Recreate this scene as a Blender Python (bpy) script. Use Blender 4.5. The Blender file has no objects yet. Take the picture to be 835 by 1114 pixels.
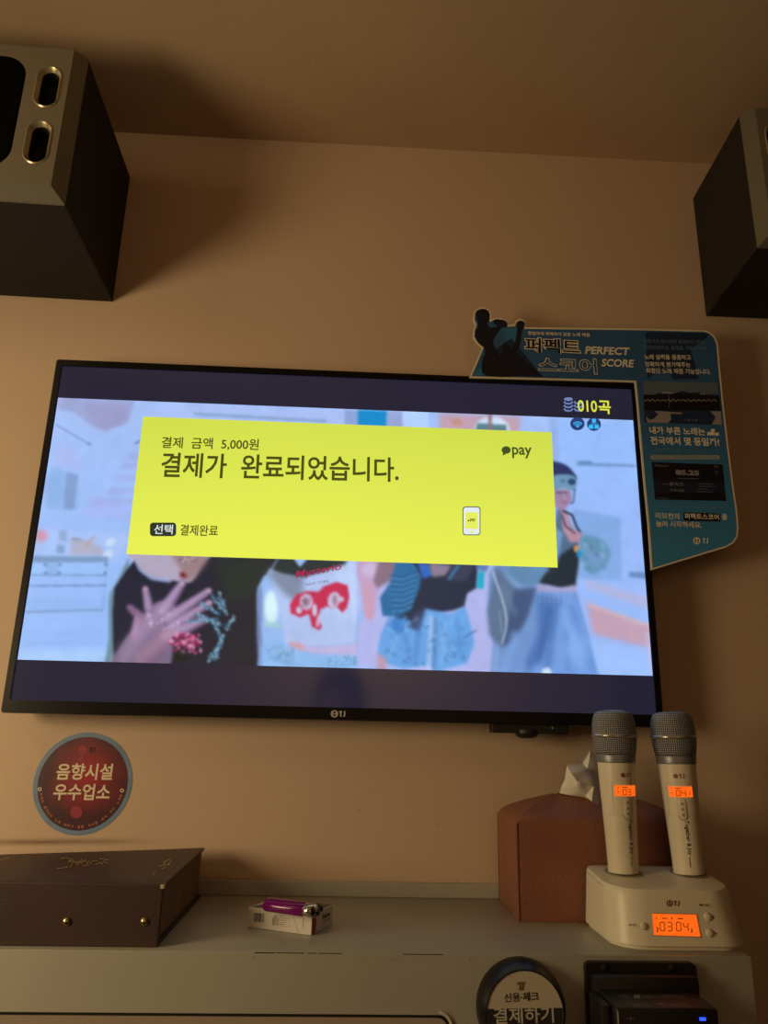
import bpy, bmesh, math, random
import numpy as np
from mathutils import Vector, Matrix

random.seed(7)
S = bpy.context.scene
COL = S.collection

# ------------------------------------------------------------------ camera
CAM = Vector((0.01307635, -1.2015151, 1.07880182))
YAW, PITCH, ROLL = 0.04124037, 0.28239129, 0.02238479
FPX, CX, CY = 815.0, 417.5, 557.0
FWD = Vector((math.sin(YAW) * math.cos(PITCH), math.cos(YAW) * math.cos(PITCH), math.sin(PITCH)))
_r0 = Vector((math.cos(YAW), -math.sin(YAW), 0)); _u0 = _r0.cross(FWD)
RGT = _r0 * math.cos(ROLL) + _u0 * math.sin(ROLL)
UPV = -_r0 * math.sin(ROLL) + _u0 * math.cos(ROLL)
cam_d = bpy.data.cameras.new('camera'); cam = bpy.data.objects.new('camera', cam_d); COL.objects.link(cam)
cam_d.sensor_fit = 'VERTICAL'; cam_d.sensor_height = 24.0; cam_d.sensor_width = 24.0 * 835 / 1114
cam_d.lens = FPX / 1114 * 24.0
cam_d.clip_start = 0.01
M = Matrix((RGT, UPV, -FWD)).transposed().to_4x4(); M.translation = CAM
cam.matrix_world = M
S.camera = cam

# ------------------------------------------------------------------ light, world, exposure
w = bpy.data.worlds.new('world'); S.world = w; w.use_nodes = True
w.node_tree.nodes['Background'].inputs[0].default_value = (0.9, 0.75, 0.55, 1)
w.node_tree.nodes['Background'].inputs[1].default_value = 0.0
S.view_settings.view_transform = 'Standard'; S.view_settings.look = 'None'
S.view_settings.exposure = 0.0; S.view_settings.gamma = 1.0; S.view_settings.use_curve_mapping = False


def area_light(name, loc, target, size, power, col, spread=180):
    d = bpy.data.lights.new(name, 'AREA'); d.shape = 'DISK'; d.size = size; d.energy = power; d.color = col
    d.spread = math.radians(spread)
    o = bpy.data.objects.new(name, d); COL.objects.link(o); o.location = loc
    o.rotation_euler = (Vector(target) - Vector(loc)).to_track_quat('-Z', 'Y').to_euler()
    return o


WARM = (1.0, 0.76, 0.42)
KEY = area_light('side_lamp_light', (-1.30, -1.0, 1.22), (-0.2, 0.0, 0.95), 0.58, 11.5, WARM)
TOP = area_light('ceiling_lamp_light', (-1.15, -1.0, 2.04), (-0.45, 0.0, 1.5), 0.40, 1.2, WARM)
WASH = area_light('rear_wall_added_fill', (0.1, -2.0, 1.95), (0.1, -2.7, 1.15), 0.30, 11.0, (1.0, 0.78, 0.52))  # added unseen light: brightens the rear wall for screen reflections and soft fill

# ------------------------------------------------------------------ pixel -> place helpers


def ray(px, py):
    return FWD + RGT * ((px - CX) / FPX) - UPV * ((py - CY) / FPX)


def onY(px, py, y):
    v = ray(px, py); return CAM + v * ((y - CAM.y) / v.y)


def onZ(px, py, z):
    v = ray(px, py); return CAM + v * ((z - CAM.z) / v.z)


# ------------------------------------------------------------------ materials


def lin(c):
    r = []
    for v in c[:3]:
        v = v / 255.0
        r.append(v / 12.92 if v <= 0.04045 else ((v + 0.055) / 1.055) ** 2.4)
    return (r[0], r[1], r[2], 1.0)


MATS = {}


def mat(name, srgb=None, rough=0.5, metal=0.0, spec=0.5, bump=None, vary=None, emit=None, estr=1.0, coat=0.0, trans=0.0):
    if name in MATS:
        return MATS[name]
    m = bpy.data.materials.new(name); m.use_nodes = True
    nt = m.node_tree; b = nt.nodes['Principled BSDF']
    c = lin(srgb) if srgb else (0, 0, 0, 1)
    b.inputs['Base Color'].default_value = c
    b.inputs['Roughness'].default_value = rough; b.inputs['Metallic'].default_value = metal
    b.inputs['Specular IOR Level'].default_value = spec
    b.inputs['Coat Weight'].default_value = coat
    b.inputs['Transmission Weight'].default_value = trans
    if emit:
        b.inputs['Emission Color'].default_value = lin(emit); b.inputs['Emission Strength'].default_value = estr
    geo = None
    if vary or bump:
        geo = nt.nodes.new('ShaderNodeTexCoord')
    if vary:
        sc, amt = vary
        n = nt.nodes.new('ShaderNodeTexNoise'); n.inputs['Scale'].default_value = sc; n.inputs['Detail'].default_value = 6
        nt.links.new(geo.outputs['Object'], n.inputs['Vector'])
        r = nt.nodes.new('ShaderNodeValToRGB')
        r.color_ramp.elements[0].position = 0.3; r.color_ramp.elements[1].position = 0.7
        r.color_ramp.elements[0].color = tuple(x * (1 - amt) for x in c[:3]) + (1,)
        r.color_ramp.elements[1].color = tuple(min(1, x * (1 + amt)) for x in c[:3]) + (1,)
        nt.links.new(n.outputs['Fac'], r.inputs['Fac']); nt.links.new(r.outputs['Color'], b.inputs['Base Color'])
    if bump:
        sc, st, dist = bump
        n = nt.nodes.new('ShaderNodeTexNoise'); n.inputs['Scale'].default_value = sc; n.inputs['Detail'].default_value = 4
        nt.links.new(geo.outputs['Object'], n.inputs['Vector'])
        bp = nt.nodes.new('ShaderNodeBump'); bp.inputs['Strength'].default_value = st; bp.inputs['Distance'].default_value = dist
        nt.links.new(n.outputs['Fac'], bp.inputs['Height']); nt.links.new(bp.outputs['Normal'], b.inputs['Normal'])
    MATS[name] = m
    return m


def emat(name, srgb, s=1.0, rough=0.3):
    return mat(name, (2, 2, 2), rough=rough, spec=0.2, emit=srgb, estr=s)


# ------------------------------------------------------------------ object helpers


def tag(o, label=None, cat=None, group=None, kind=None):
    if label: o['label'] = label
    if cat: o['category'] = cat
    if group: o['group'] = group
    if kind: o['kind'] = kind
    return o


def empty(name, loc, rot=(0, 0, 0), label=None, cat=None, group=None):
    o = bpy.data.objects.new(name, None); COL.objects.link(o)
    o.location = loc; o.rotation_euler = rot; o.empty_display_size = 0.05
    bpy.context.view_layer.update()
    return tag(o, label, cat, group)


def root_matrix(o):
    while o.parent: o = o.parent
    return Matrix.LocRotScale(o.location, o.rotation_euler, o.scale)


def link(name, me, m, parent=None, world=True, smooth=False):
    me.materials.clear()
    for x in (m if isinstance(m, (list, tuple)) else [m]): me.materials.append(x)
    if smooth: me.polygons.foreach_set('use_smooth', [True] * len(me.polygons))
    o = bpy.data.objects.new(name, me); COL.objects.link(o)
    if parent is not None:
        o.parent = parent
        if world: me.transform(root_matrix(parent).inverted())
    return o


def from_data(name, verts, faces, m, parent=None, world=True, smooth=False, fmat=None):
    me = bpy.data.meshes.new(name); me.from_pydata([tuple(v) for v in verts], [], faces); me.update()
    o = link(name, me, m, parent, world, smooth)
    if fmat: me.polygons.foreach_set('material_index', fmat); me.update()
    return o


def from_bm(name, bm, m, parent=None, world=True, smooth=False, auto=None):
    bmesh.ops.recalc_face_normals(bm, faces=bm.faces)
    me = bpy.data.meshes.new(name); bm.to_mesh(me); bm.free()
    o = link(name, me, m, parent, world, smooth)
    if auto:
        me.polygons.foreach_set('use_smooth', [True] * len(me.polygons))
        try: me.set_sharp_from_angle(angle=math.radians(auto))
        except Exception: pass
    return o


def box_bm(lo, hi, bev=0.0, seg=2, bm=None):
    b = bmesh.new()
    vs = [b.verts.new((x, y, z)) for x in (lo[0], hi[0]) for y in (lo[1], hi[1]) for z in (lo[2], hi[2])]
    for f in ((0, 1, 3, 2), (4, 6, 7, 5), (0, 4, 5, 1), (2, 3, 7, 6), (0, 2, 6, 4), (1, 5, 7, 3)):
        b.faces.new([vs[i] for i in f])
    bmesh.ops.recalc_face_normals(b, faces=b.faces)
    if bev: bmesh.ops.bevel(b, geom=list(b.edges), offset=bev, segments=seg, affect='EDGES', profile=0.5)
    if bm is None: return b
    me = bpy.data.meshes.new('tmp'); b.to_mesh(me); b.free(); bm.from_mesh(me); bpy.data.meshes.remove(me)
    return bm


def add_bm(bm, other, mx=None):
    me = bpy.data.meshes.new('tmp'); other.to_mesh(me); other.free()
    if mx is not None: me.transform(mx)
    bm.from_mesh(me); bpy.data.meshes.remove(me)


def lathe_bm(prof, n=48, capb=True, capt=True, uv=False):
    bm = bmesh.new(); rings = []
    for r, z in prof:
        rings.append([bm.verts.new((r * math.cos(2 * math.pi * i / n), r * math.sin(2 * math.pi * i / n), z)) for i in range(n)])
    L = bm.loops.layers.uv.new('uv') if uv else None
    for k in range(len(rings) - 1):
        for i in range(n):
            f = bm.faces.new((rings[k][i], rings[k][(i + 1) % n], rings[k + 1][(i + 1) % n], rings[k + 1][i]))
            if uv:
                us = (i / n, (i + 1) / n, (i + 1) / n, i / n); vv = (prof[k][1], prof[k][1], prof[k + 1][1], prof[k + 1][1])
                for l, a, c in zip(f.loops, us, vv): l[L].uv = (a, c)
    if capb: bm.faces.new(rings[0][::-1])
    if capt: bm.faces.new(rings[-1])
    return bm


def loft_bm(rings, capb=True, capt=True, closed=True):
    bm = bmesh.new(); R = [[bm.verts.new(v) for v in r] for r in rings]
    n = len(R[0])
    for k in range(len(R) - 1):
        for i in range(n if closed else n - 1):
            bm.faces.new((R[k][i], R[k][(i + 1) % n], R[k + 1][(i + 1) % n], R[k + 1][i]))
    if capb: bm.faces.new(R[0][::-1])
    if capt: bm.faces.new(R[-1])
    return bm


def tube_bm(pts, r, n=8, closed=False):
    bm = bmesh.new(); rings = []
    pts = [Vector(p) for p in pts]; N = len(pts)
    for i, p in enumerate(pts):
        a = pts[(i - 1) % N] if (closed or i > 0) else p
        b = pts[(i + 1) % N] if (closed or i < N - 1) else p
        t = (b - a).normalized(); s = t.cross(Vector((0, 0, 1)))
        if s.length < 1e-3: s = t.cross(Vector((0, 1, 0)))
        s.normalize(); u = s.cross(t)
        rings.append([bm.verts.new(p + s * (r * math.cos(2 * math.pi * k / n)) + u * (r * math.sin(2 * math.pi * k / n))) for k in range(n)])
    for i in range(N if closed else N - 1):
        A, B = rings[i], rings[(i + 1) % N]
        for k in range(n): bm.faces.new((A[k], A[(k + 1) % n], B[(k + 1) % n], B[k]))
    if not closed: bm.faces.new(rings[0][::-1]); bm.faces.new(rings[-1])
    return bm


def rrect(x0, z0, x1, z1, r, n=6):
    pts = []
    for cx, cz, a0 in ((x1 - r, z1 - r, 0), (x0 + r, z1 - r, 90), (x0 + r, z0 + r, 180), (x1 - r, z0 + r, 270)):
        for i in range(n + 1):
            a = math.radians(a0 + 90 * i / n); pts.append((cx + r * math.cos(a), cz + r * math.sin(a)))
    return pts


def smooth_closed(pts, n=6):
    P = np.array(pts, float); N = len(P); out = []
    for i in range(N):
        a, b, c, d = P[(i - 1) % N], P[i], P[(i + 1) % N], P[(i + 2) % N]
        for k in range(n):
            t = k / n
            out.append(0.5 * (2 * b + (c - a) * t + (2 * a - 5 * b + 4 * c - d) * t * t + (3 * b - 3 * c + d - a) * t ** 3))
    return np.array(out)


def fill_poly(pts2, fn):
    """ears of a concave outline, as verts / faces; fn maps 2D -> 3D"""
    from mathutils.geometry import tessellate_polygon
    tri = tessellate_polygon([[Vector((p[0], p[1], 0)) for p in pts2]])
    return [fn(p) for p in pts2], [tuple(t) for t in tri]


def prism_y(pts2, y0, y1):
    """outline in (x, z), extruded from y0 (front) to y1 (back)"""
    n = len(pts2)
    v, f = fill_poly(pts2, lambda p: (p[0], y0, p[1]))
    v2 = [(p[0], y1, p[1]) for p in pts2]
    return v + v2, f + [tuple(i + n for i in t[::-1]) for t in f] + [(i, (i + 1) % n, n + (i + 1) % n, n + i) for i in range(n)]


# ------------------------------------------------------------------ lettering
_tc = {}


def glyphs(body, bold=0.0, shear=0.0):
    k = (body, bold, shear)
    if k in _tc: return _tc[k]
    c = bpy.data.curves.new('t', 'FONT'); c.body = body; c.size = 1.0; c.offset = bold; c.shear = shear
    c.resolution_u = 3; c.dimensions = '2D'; c.fill_mode = 'FRONT'
    o = bpy.data.objects.new('t', c); COL.objects.link(o)
    dg = bpy.context.evaluated_depsgraph_get()
    me = bpy.data.meshes.new_from_object(o.evaluated_get(dg))
    v = np.zeros(len(me.vertices) * 3); me.vertices.foreach_get('co', v); v = v.reshape(-1, 3)[:, :2]
    f = [tuple(p.vertices) for p in me.polygons]
    bpy.data.objects.remove(o); bpy.data.curves.remove(c); bpy.data.meshes.remove(me)
    if len(v):
        v = v - v.min(0)
    _tc[k] = (v, f)
    return _tc[k]


def lettering(name, items, m, plane, parent, world=True):
    """items: (text, (px,py) lower left, (px,py) lower right, height or None, bold, shear); plane maps px -> point"""
    V, F = [], []
    for it in items:
        body, a, b = it[0], it[1], it[2]
        h = it[3] if len(it) > 3 else None; bold = it[4] if len(it) > 4 else 0.0; sh = it[5] if len(it) > 5 else 0.0
        v, f = glyphs(body, bold, sh)
        if not len(v): continue
        A, B = np.array(plane(*a)), np.array(plane(*b))
        wv, hv = v[:, 0].max(), v[:, 1].max()
        d = B - A
        if h is None:
            # uniform: up vector from a pixel step upwards, made perpendicular
            q = np.array(plane(a[0], a[1] - 4)) - A
            q = q - d * (q @ d) / (d @ d); q = q / np.linalg.norm(q) * np.linalg.norm(d) * hv / wv
        else:
            q = np.array(plane(a[0], a[1] - h)) - A
            q = q - d * (q @ d) / (d @ d)
        o = len(V)
        for x, y in v: V.append(tuple(A + d * (x / wv) + q * (y / hv)))
        F += [tuple(i + o for i in t) for t in f]
    return from_data(name, V, F, m, parent, world)


def shapes(name, polys, m, plane, parent, smooth=None):
    V, F, FM = [], [], []
    for k, p in enumerate(polys):
        mi = 0
        if isinstance(p, tuple) and len(p) == 2 and isinstance(p[1], int): p, mi = p
        lift = k * (3e-5 if len(polys) < 14 else 0.0)
        v, f = fill_poly(p, lambda q: tuple(plane(*q) - Vector((0, lift, -lift * .3))))
        o = len(V); V += v; F += [tuple(i + o for i in t) for t in f]; FM += [mi] * len(f)
    return from_data(name, V, F, m, parent, fmat=FM)


def disc(cx, cy, rx, ry=None, n=28, a0=0, a1=360):
    ry = ry or rx
    return [(cx + rx * math.cos(math.radians(a0 + (a1 - a0) * i / n)), cy + ry * math.sin(math.radians(a0 + (a1 - a0) * i / n))) for i in range(n + (a1 - a0 < 360))]


def strip(pts, wd):
    P = [Vector((p[0], p[1])) for p in pts]; L, R = [], []
    for i, p in enumerate(P):
        t = (P[min(i + 1, len(P) - 1)] - P[max(i - 1, 0)]).normalized(); n = Vector((-t.y, t.x)) * wd / 2
        L.append(tuple(p + n)); R.append(tuple(p - n))
    return L + R[::-1]


def tj(x, y, w_, h_, t=.22):
    """block letters T and J in a px box: x left, y top"""
    a = w_ * .5; k = h_ * t
    T_ = [(x, y), (x + a, y), (x + a, y + k), (x + a * .5 + k / 2, y + k), (x + a * .5 + k / 2, y + h_), (x + a * .5 - k / 2, y + h_), (x + a * .5 - k / 2, y + k), (x, y + k)]
    r = x + w_; J_ = [(r - k, y), (r, y), (r, y + h_ * .68), (r - w_ * .06, y + h_ * .9), (r - w_ * .17, y + h_), (r - w_ * .33, y + h_), (r - w_ * .33, y + h_ - k), (r - w_ * .2, y + h_ - k * 1.1), (r - k, y + h_ * .62)]
    return [T_, J_]


def ringpoly(cx, cy, r0, r1, a0=0, a1=360, n=30):
    o = [(cx + r1 * math.cos(math.radians(a0 + (a1 - a0) * i / n)), cy + r1 * math.sin(math.radians(a0 + (a1 - a0) * i / n))) for i in range(n + 1)]
    k = [(cx + r0 * math.cos(math.radians(a0 + (a1 - a0) * i / n)), cy + r0 * math.sin(math.radians(a0 + (a1 - a0) * i / n))) for i in range(n + 1)]
    return [[o[i], o[i + 1], k[i + 1], k[i]] for i in range(n)]


# ================================================================== THE ROOM
ZCEIL = 2.168; ZC = 0.8461; CABF = -0.289; CABR = 0.468
RX0, RX1, RY0 = -1.45, 1.35, -2.7


def wall_material():
    m = bpy.data.materials.new('wallpaper'); m.use_nodes = True; nt = m.node_tree; b = nt.nodes['Principled BSDF']
    N = nt.nodes.new; Lk = nt.links.new
    b.inputs['Roughness'].default_value = 0.62; b.inputs['Specular IOR Level'].default_value = 0.3
    g = N('ShaderNodeNewGeometry'); sep = N('ShaderNodeSeparateXYZ'); Lk(g.outputs['Position'], sep.inputs[0])

    def math_(op, a, bb=None, c=None):
        n = N('ShaderNodeMath'); n.operation = op
        for i, x in enumerate((a, bb, c)):
            if x is None: continue
            if isinstance(x, (int, float)): n.inputs[i].default_value = x
            else: Lk(x, n.inputs[i])
        return n.outputs[0]

    def noise(scale, detail=4, vec=None):
        n = N('ShaderNodeTexNoise'); n.inputs['Scale'].default_value = scale; n.inputs['Detail'].default_value = detail
        Lk(vec or g.outputs['Position'], n.inputs['Vector']); return n.outputs['Fac']

    def mix(f, c1, c2):
        n = N('ShaderNodeMix'); n.data_type = 'RGBA'; Lk(f, n.inputs[0])
        if isinstance(c1, tuple): n.inputs[6].default_value = c1
        else: Lk(c1, n.inputs[6])
        if isinstance(c2, tuple): n.inputs[7].default_value = c2
        else: Lk(c2, n.inputs[7])
        return n.outputs[2]
    base = (0.60, 0.452, 0.332, 1); dirt = (0.17, 0.10, 0.05, 1)
    big = noise(2.2, 5)
    c = mix(math_('MULTIPLY', math_('SUBTRACT', big, 0.35), 0.8), base, (0.53, 0.40, 0.275, 1))
    # fly specks, more of them low down
    sp = noise(95, 2); spf = math_('GREATER_THAN', sp, 0.735)
    low = math_('MULTIPLY', spf, math_('LESS_THAN', sep.outputs['Z'], math_('ADD', noise(6, 2), 0.60)))
    c = mix(math_('MULTIPLY', low, 0.35), c, dirt)
    # a long grimy scuff just above the song book
    sc = N('ShaderNodeVectorMath'); sc.operation = 'MULTIPLY'; Lk(g.outputs['Position'], sc.inputs[0]); sc.inputs[1].default_value = (9, 9, 60)
    d = math_('ABSOLUTE', math_('SUBTRACT', sep.outputs['Z'], math_('ADD', 0.9125, math_('MULTIPLY', math_('ADD', sep.outputs['X'], 0.35), 0.02))))
    band = math_('MAXIMUM', math_('SUBTRACT', 1.0, math_('DIVIDE', d, 0.0065)), 0.0)
    lx = math_('LESS_THAN', sep.outputs['X'], -0.235)
    fade = math_('MINIMUM', math_('MAXIMUM', math_('MULTIPLY', math_('SUBTRACT', -0.225, sep.outputs['X']), 9.0), 0.0), 1.0)
    f = math_('MULTIPLY', math_('MULTIPLY', band, fade), math_('MULTIPLY', noise(1.0, 5, sc.outputs[0]), 1.25))
    c = mix(f, c, dirt)
    Lk(c, b.inputs['Base Color'])
    # fine woven emboss and the vertical paper seam
    wv = N('ShaderNodeTexWave'); wv.inputs['Scale'].default_value = 160; wv.inputs['Distortion'].default_value = 6; wv.bands_direction = 'Z'
    Lk(g.outputs['Position'], wv.inputs['Vector'])
    seam = math_('LESS_THAN', math_('ABSOLUTE', math_('ADD', sep.outputs['X'], 0.1815)), 0.0016)
    hgt = math_('ADD', math_('MULTIPLY', wv.outputs['Fac'], 0.12), math_('ADD', math_('MULTIPLY', noise(260, 3), 0.35), math_('MULTIPLY', seam, 0.9)))
    bp = N('ShaderNodeBump'); bp.inputs['Strength'].default_value = 0.35; bp.inputs['Distance'].default_value = 0.0012
    Lk(hgt, bp.inputs['Height']); Lk(bp.outputs['Normal'], b.inputs['Normal'])
    return m


WALL = wall_material()
CEILM = mat('ceiling_paper', (194, 166, 138), rough=0.8, spec=0.2, bump=(240, 0.3, 0.001), vary=(3, 0.06))
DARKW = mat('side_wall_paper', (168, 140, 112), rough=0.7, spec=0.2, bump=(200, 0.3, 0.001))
FLOORM = mat('floor_vinyl', (62, 52, 46), rough=0.45, vary=(8, 0.2))
for nm, lo, hi, m in (
        ('wall_back', (RX0 - .06, 0, 0), (RX1 + .06, .06, ZCEIL), WALL),
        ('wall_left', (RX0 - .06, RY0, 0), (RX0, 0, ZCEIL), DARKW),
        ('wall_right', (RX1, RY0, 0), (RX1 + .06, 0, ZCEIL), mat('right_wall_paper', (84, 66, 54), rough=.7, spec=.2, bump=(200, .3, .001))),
        ('wall_front', (RX0 - .06, RY0 - .06, 0), (RX1 + .06, RY0, ZCEIL), mat('rear_wall_paper', (190, 164, 136), rough=.7, spec=.2)),
        ('ceiling', (RX0 - .06, RY0 - .06, ZCEIL), (RX1 + .06, .06, ZCEIL + .06), CEILM),
        ('floor', (RX0 - .06, RY0 - .06, -.06), (RX1 + .06, .06, 0), FLOORM)):
    o = from_bm(nm, box_bm(lo, hi), m); tag(o, kind='structure')

# ================================================================== CABINET
CABM = mat('painted_board', (172, 170, 160), rough=0.34, spec=0.5, bump=(90, 0.12, 0.001), vary=(5, 0.07))
CHIP = mat('chipped_edge', (38, 30, 22), rough=0.9)
cab = empty('cabinet', (-0.25, -0.145, 0), label='long white painted cabinet standing against the wall under the television', cat='cabinet')
CX0 = -0.98
bm = box_bm((CX0, CABF, 0.0), (CABR, -0.001, ZC), 0.0011)
from_bm('body', bm, CABM, cab, auto=40)
bm = box_bm((CX0, -0.011, ZC), (CABR, -0.001, 0.8655), 0.001)
from_bm('upstand', bm, CABM, cab)
# worn dark chips along the front edge
bm = bmesh.new()
x = -0.078
while x < 0.118:
    L = random.uniform(.008, .05)
    if random.random() < .85:
        e = random.uniform(.0003, .0007)
        box_bm((x, CABF - .0002, ZC - .0011 - e), (x + L, CABF + .0012, ZC - .0007), 0, bm=bm)
    x += L + random.uniform(.001, .006)
for _ in range(16):
    x = random.uniform(-.1, .46); z = ZC - random.uniform(.002, .008); s = random.uniform(.0004, .0011)
    box_bm((x, CABF - .0003, z), (x + s, CABF + .001, z + s), 0, bm=bm)
tag(from_bm('edge_chip', bm, CHIP, cab), kind='stuff')
# recessed drawer front with a rounded raised rim
dz1 = 0.7885; dx1 = 0.1335
dr = from_data('door', *prism_y(rrect(-0.897, 0.423, dx1 - .0035, dz1 - .0032, 0.010, 8), CABF - .0022, CABF + .002), mat('door_paint', (168, 152, 136), rough=.3, bump=(90, .1, .001)), cab)
from_data('door_gap', *prism_y(rrect(-0.900, 0.420, dx1 - .0005, dz1 - .0008, 0.0125, 8), CABF - .0008, CABF + .001), mat('gap_dark', (16, 12, 10), rough=.9), dr)
a_ = [(dx1 - .013 + .0145 * math.cos(t), CABF - .001, dz1 - .0125 + .0145 * math.sin(t)) for t in np.linspace(1.45, 0, 12)] + [(dx1 + .0015, CABF - .001, .44)]
from_bm('door_rim', tube_bm(a_, 0.0019, 8), mat('rim_paint', (214, 204, 182), rough=.3), dr, auto=60)

# ================================================================== TELEVISION
TW, TH, TZ = 0.97, 0.563, 1.09
YS = -0.060                                   # plane of the picture
tv = empty('television', (0, 0, TZ), label='large black flat television on the wall showing a yellow payment message over a music video', cat='television')
BLK = mat('bezel_plastic', (12, 12, 16), rough=0.3, spec=0.22)
BLK2 = mat('casing_plastic', (20, 20, 22), rough=0.5)


def U(u): return -TW / 2 + TW * u
def Vv(v): return TZ + TH * v


# bezel frame: outer rounded rectangle with an opening
out = rrect(U(0), Vv(0), U(1), Vv(1), 0.004, 4)
inn = rrect(U(0.0105), Vv(0.0325), U(0.9895), Vv(0.980), 0.001, 4)
rings = [[(a, -0.032, b) for a, b in out], [(a, -0.0605, b) for a, b in out],
         [(a * (1 - .0016), -0.0625, (b - Vv(.5)) * (1 - .003) + Vv(.5)) for a, b in out],
         [(a, -0.0625, b) for a, b in inn], [(a, -0.0585, b) for a, b in inn]]
from_bm('bezel', loft_bm(rings, capb=False, capt=False), BLK, tv, auto=35)
bm = box_bm((U(0.004), -0.058, Vv(0.006)), (U(0.996), -0.032, Vv(0.994)), .002)
box_bm((U(.12), -0.034, Vv(.06)), (U(.88), -0.014, Vv(.72)), .008, bm=bm)
box_bm((-.1, -0.016, Vv(.3)), (.1, 0.0, Vv(.6)), .001, bm=bm)       # wall bracket plate
from_bm('back_casing', bm, BLK2, tv)
# receiver housing with its round bump under the bottom edge
TVP = lambda px, py: onY(px, py, -0.062)
a = onY(535, 787, -.058); b = onY(618, 797, -.058)
bm = box_bm((a.x, -.058, Vv(0) - .0125), (b.x, -.034, Vv(0) + .004), .0015)
from_bm('receiver_housing', bm, BLK2, tv)
c0 = onY(573, 793, -.05)
bm = lathe_bm([(0.0, -.0), (.010, -.0), (.0155, .003), (.0175, .007), (.0175, .012)], 24)
k = from_bm('power_knob', bm, BLK2, tv, world=False)
k.data.transform(Matrix.Translation((c0.x, -.047, Vv(0) - .0192 - TZ)))
p = onY(600, 791.5, -.0585); bm = box_bm((p.x, -.0588, p.z - .002), (p.x + .0012, -.0578, p.z + .001)); from_bm('status_light', bm, mat('tiny_led', (190, 190, 190), rough=.3), tv)

# ---- the picture: painted as data on a fine grid (it is what the screen gives off)
cu0, cu1, cv0, cv1 = 0.0120, 0.9885, 0.1345, 0.879
NX, NY, SS = 560, 246, 2
gx = np.linspace(U(cu0), U(cu1), NX * SS); gz = np.linspace(Vv(cv1), Vv(cv0), NY * SS)
X, Z = np.meshgrid(gx, gz)
Dx, Dy, Dz = X - CAM.x, YS - CAM.y, Z - CAM.z
den = Dx * FWD.x + Dy * FWD.y + Dz * FWD.z
PX = CX + FPX * (Dx * RGT.x + Dy * RGT.y + Dz * RGT.z) / den
PY = CY - FPX * (Dx * UPV.x + Dy * UPV.y + Dz * UPV.z) / den
SC = (NX * SS) / 660.0                        # samples per photo pixel, about
IMG = np.zeros((NY * SS, NX * SS, 3))


def blur1(a, s):
    r = int(max(1, round(s * 2.5))); k = np.exp(-0.5 * (np.arange(-r, r + 1) / s) ** 2); k /= k.sum()
    for ax in (0, 1):
        p = np.pad(a, [(r, r) if i == ax else (0, 0) for i in (0, 1)], mode='edge'); o = np.zeros_like(a)
        for i, kk in enumerate(k):
            o += kk * (p[i:i + a.shape[0], :] if ax == 0 else p[:, i:i + a.shape[1]])
        a = o
    return a


def put(mask_fn, bb, col, blur=0.8, alpha=1.0, col2=None, gdir=None):
    x0, y0, x1, y1 = bb; pad = blur * 3 + 3
    rows = np.where((PY.max(1) >= y0 - pad) & (PY.min(1) <= y1 + pad))[0]; cols = np.where((PX.max(0) >= x0 - pad) & (PX.min(0) <= x1 + pad))[0]
    if not len(rows) or not len(cols): return
    sl = (slice(rows[0], rows[-1] + 1), slice(cols[0], cols[-1] + 1))
    px, py = PX[sl], PY[sl]
    m = mask_fn(px, py).astype(float)
    if blur > 0: m = blur1(m, blur * SC)
    m = (m * alpha)[..., None]; c = np.array(col, float)
    if col2 is not None:
        (ax, ay), (bx, by) = gdir; t = np.clip(((px - ax) * (bx - ax) + (py - ay) * (by - ay)) / ((bx - ax) ** 2 + (by - ay) ** 2), 0, 1)[..., None]
        c = c * (1 - t) + np.array(col2, float) * t
    IMG[sl] = IMG[sl] * (1 - m) + c * m


def inside(pts):
    P = np.array(pts, float)

    def f(px, py):
        r = np.zeros(px.shape, bool); j = len(P) - 1
        for i in range(len(P)):
            xi, yi = P[i]; xj, yj = P[j]
            if yi != yj: r ^= ((yi > py) != (yj > py)) & (px < (xj - xi) * (py - yi) / (yj - yi) + xi)
            j = i
        return r
    return f, (P[:, 0].min(), P[:, 1].min(), P[:, 0].max(), P[:, 1].max())


def poly(pts, col, blur=0.8, alpha=1.0, sm=False, col2=None, g=None):
    if sm: pts = smooth_closed(pts, 5)
    f, bb = inside(pts); put(f, bb, col, blur, alpha, col2, g)


def ell(cx, cy, rx, ry, col, blur=0.8, alpha=1.0, rot=0):
    c, s = math.cos(math.radians(rot)), math.sin(math.radians(rot)); R = max(rx, ry)
    put(lambda x, y: (((x - cx) * c + (y - cy) * s) / rx) ** 2 + ((-(x - cx) * s + (y - cy) * c) / ry) ** 2 < 1, (cx - R, cy - R, cx + R, cy + R), col, blur, alpha)


def seg(pts, w0, col, blur=0.6, alpha=1.0, w1=None):
    w1 = w0 if w1 is None else w1; P = np.array(pts, float); n = len(P) - 1

    def f(px, py):
        r = np.zeros(px.shape, bool)
        for i in range(n):
            a, b = P[i], P[i + 1]; d = b - a; t = np.clip(((px - a[0]) * d[0] + (py - a[1]) * d[1]) / (d @ d + 1e-9), 0, 1)
            ww = w0 + (w1 - w0) * (i + t) / n
            r |= (px - a[0] - t * d[0]) ** 2 + (py - a[1] - t * d[1]) ** 2 < (ww / 2) ** 2
        return r
    W = max(w0, w1)
    put(f, (P[:, 0].min() - W, P[:, 1].min() - W, P[:, 0].max() + W, P[:, 1].max() + W), col, blur, alpha)


rs = np.random.RandomState(3)
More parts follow.
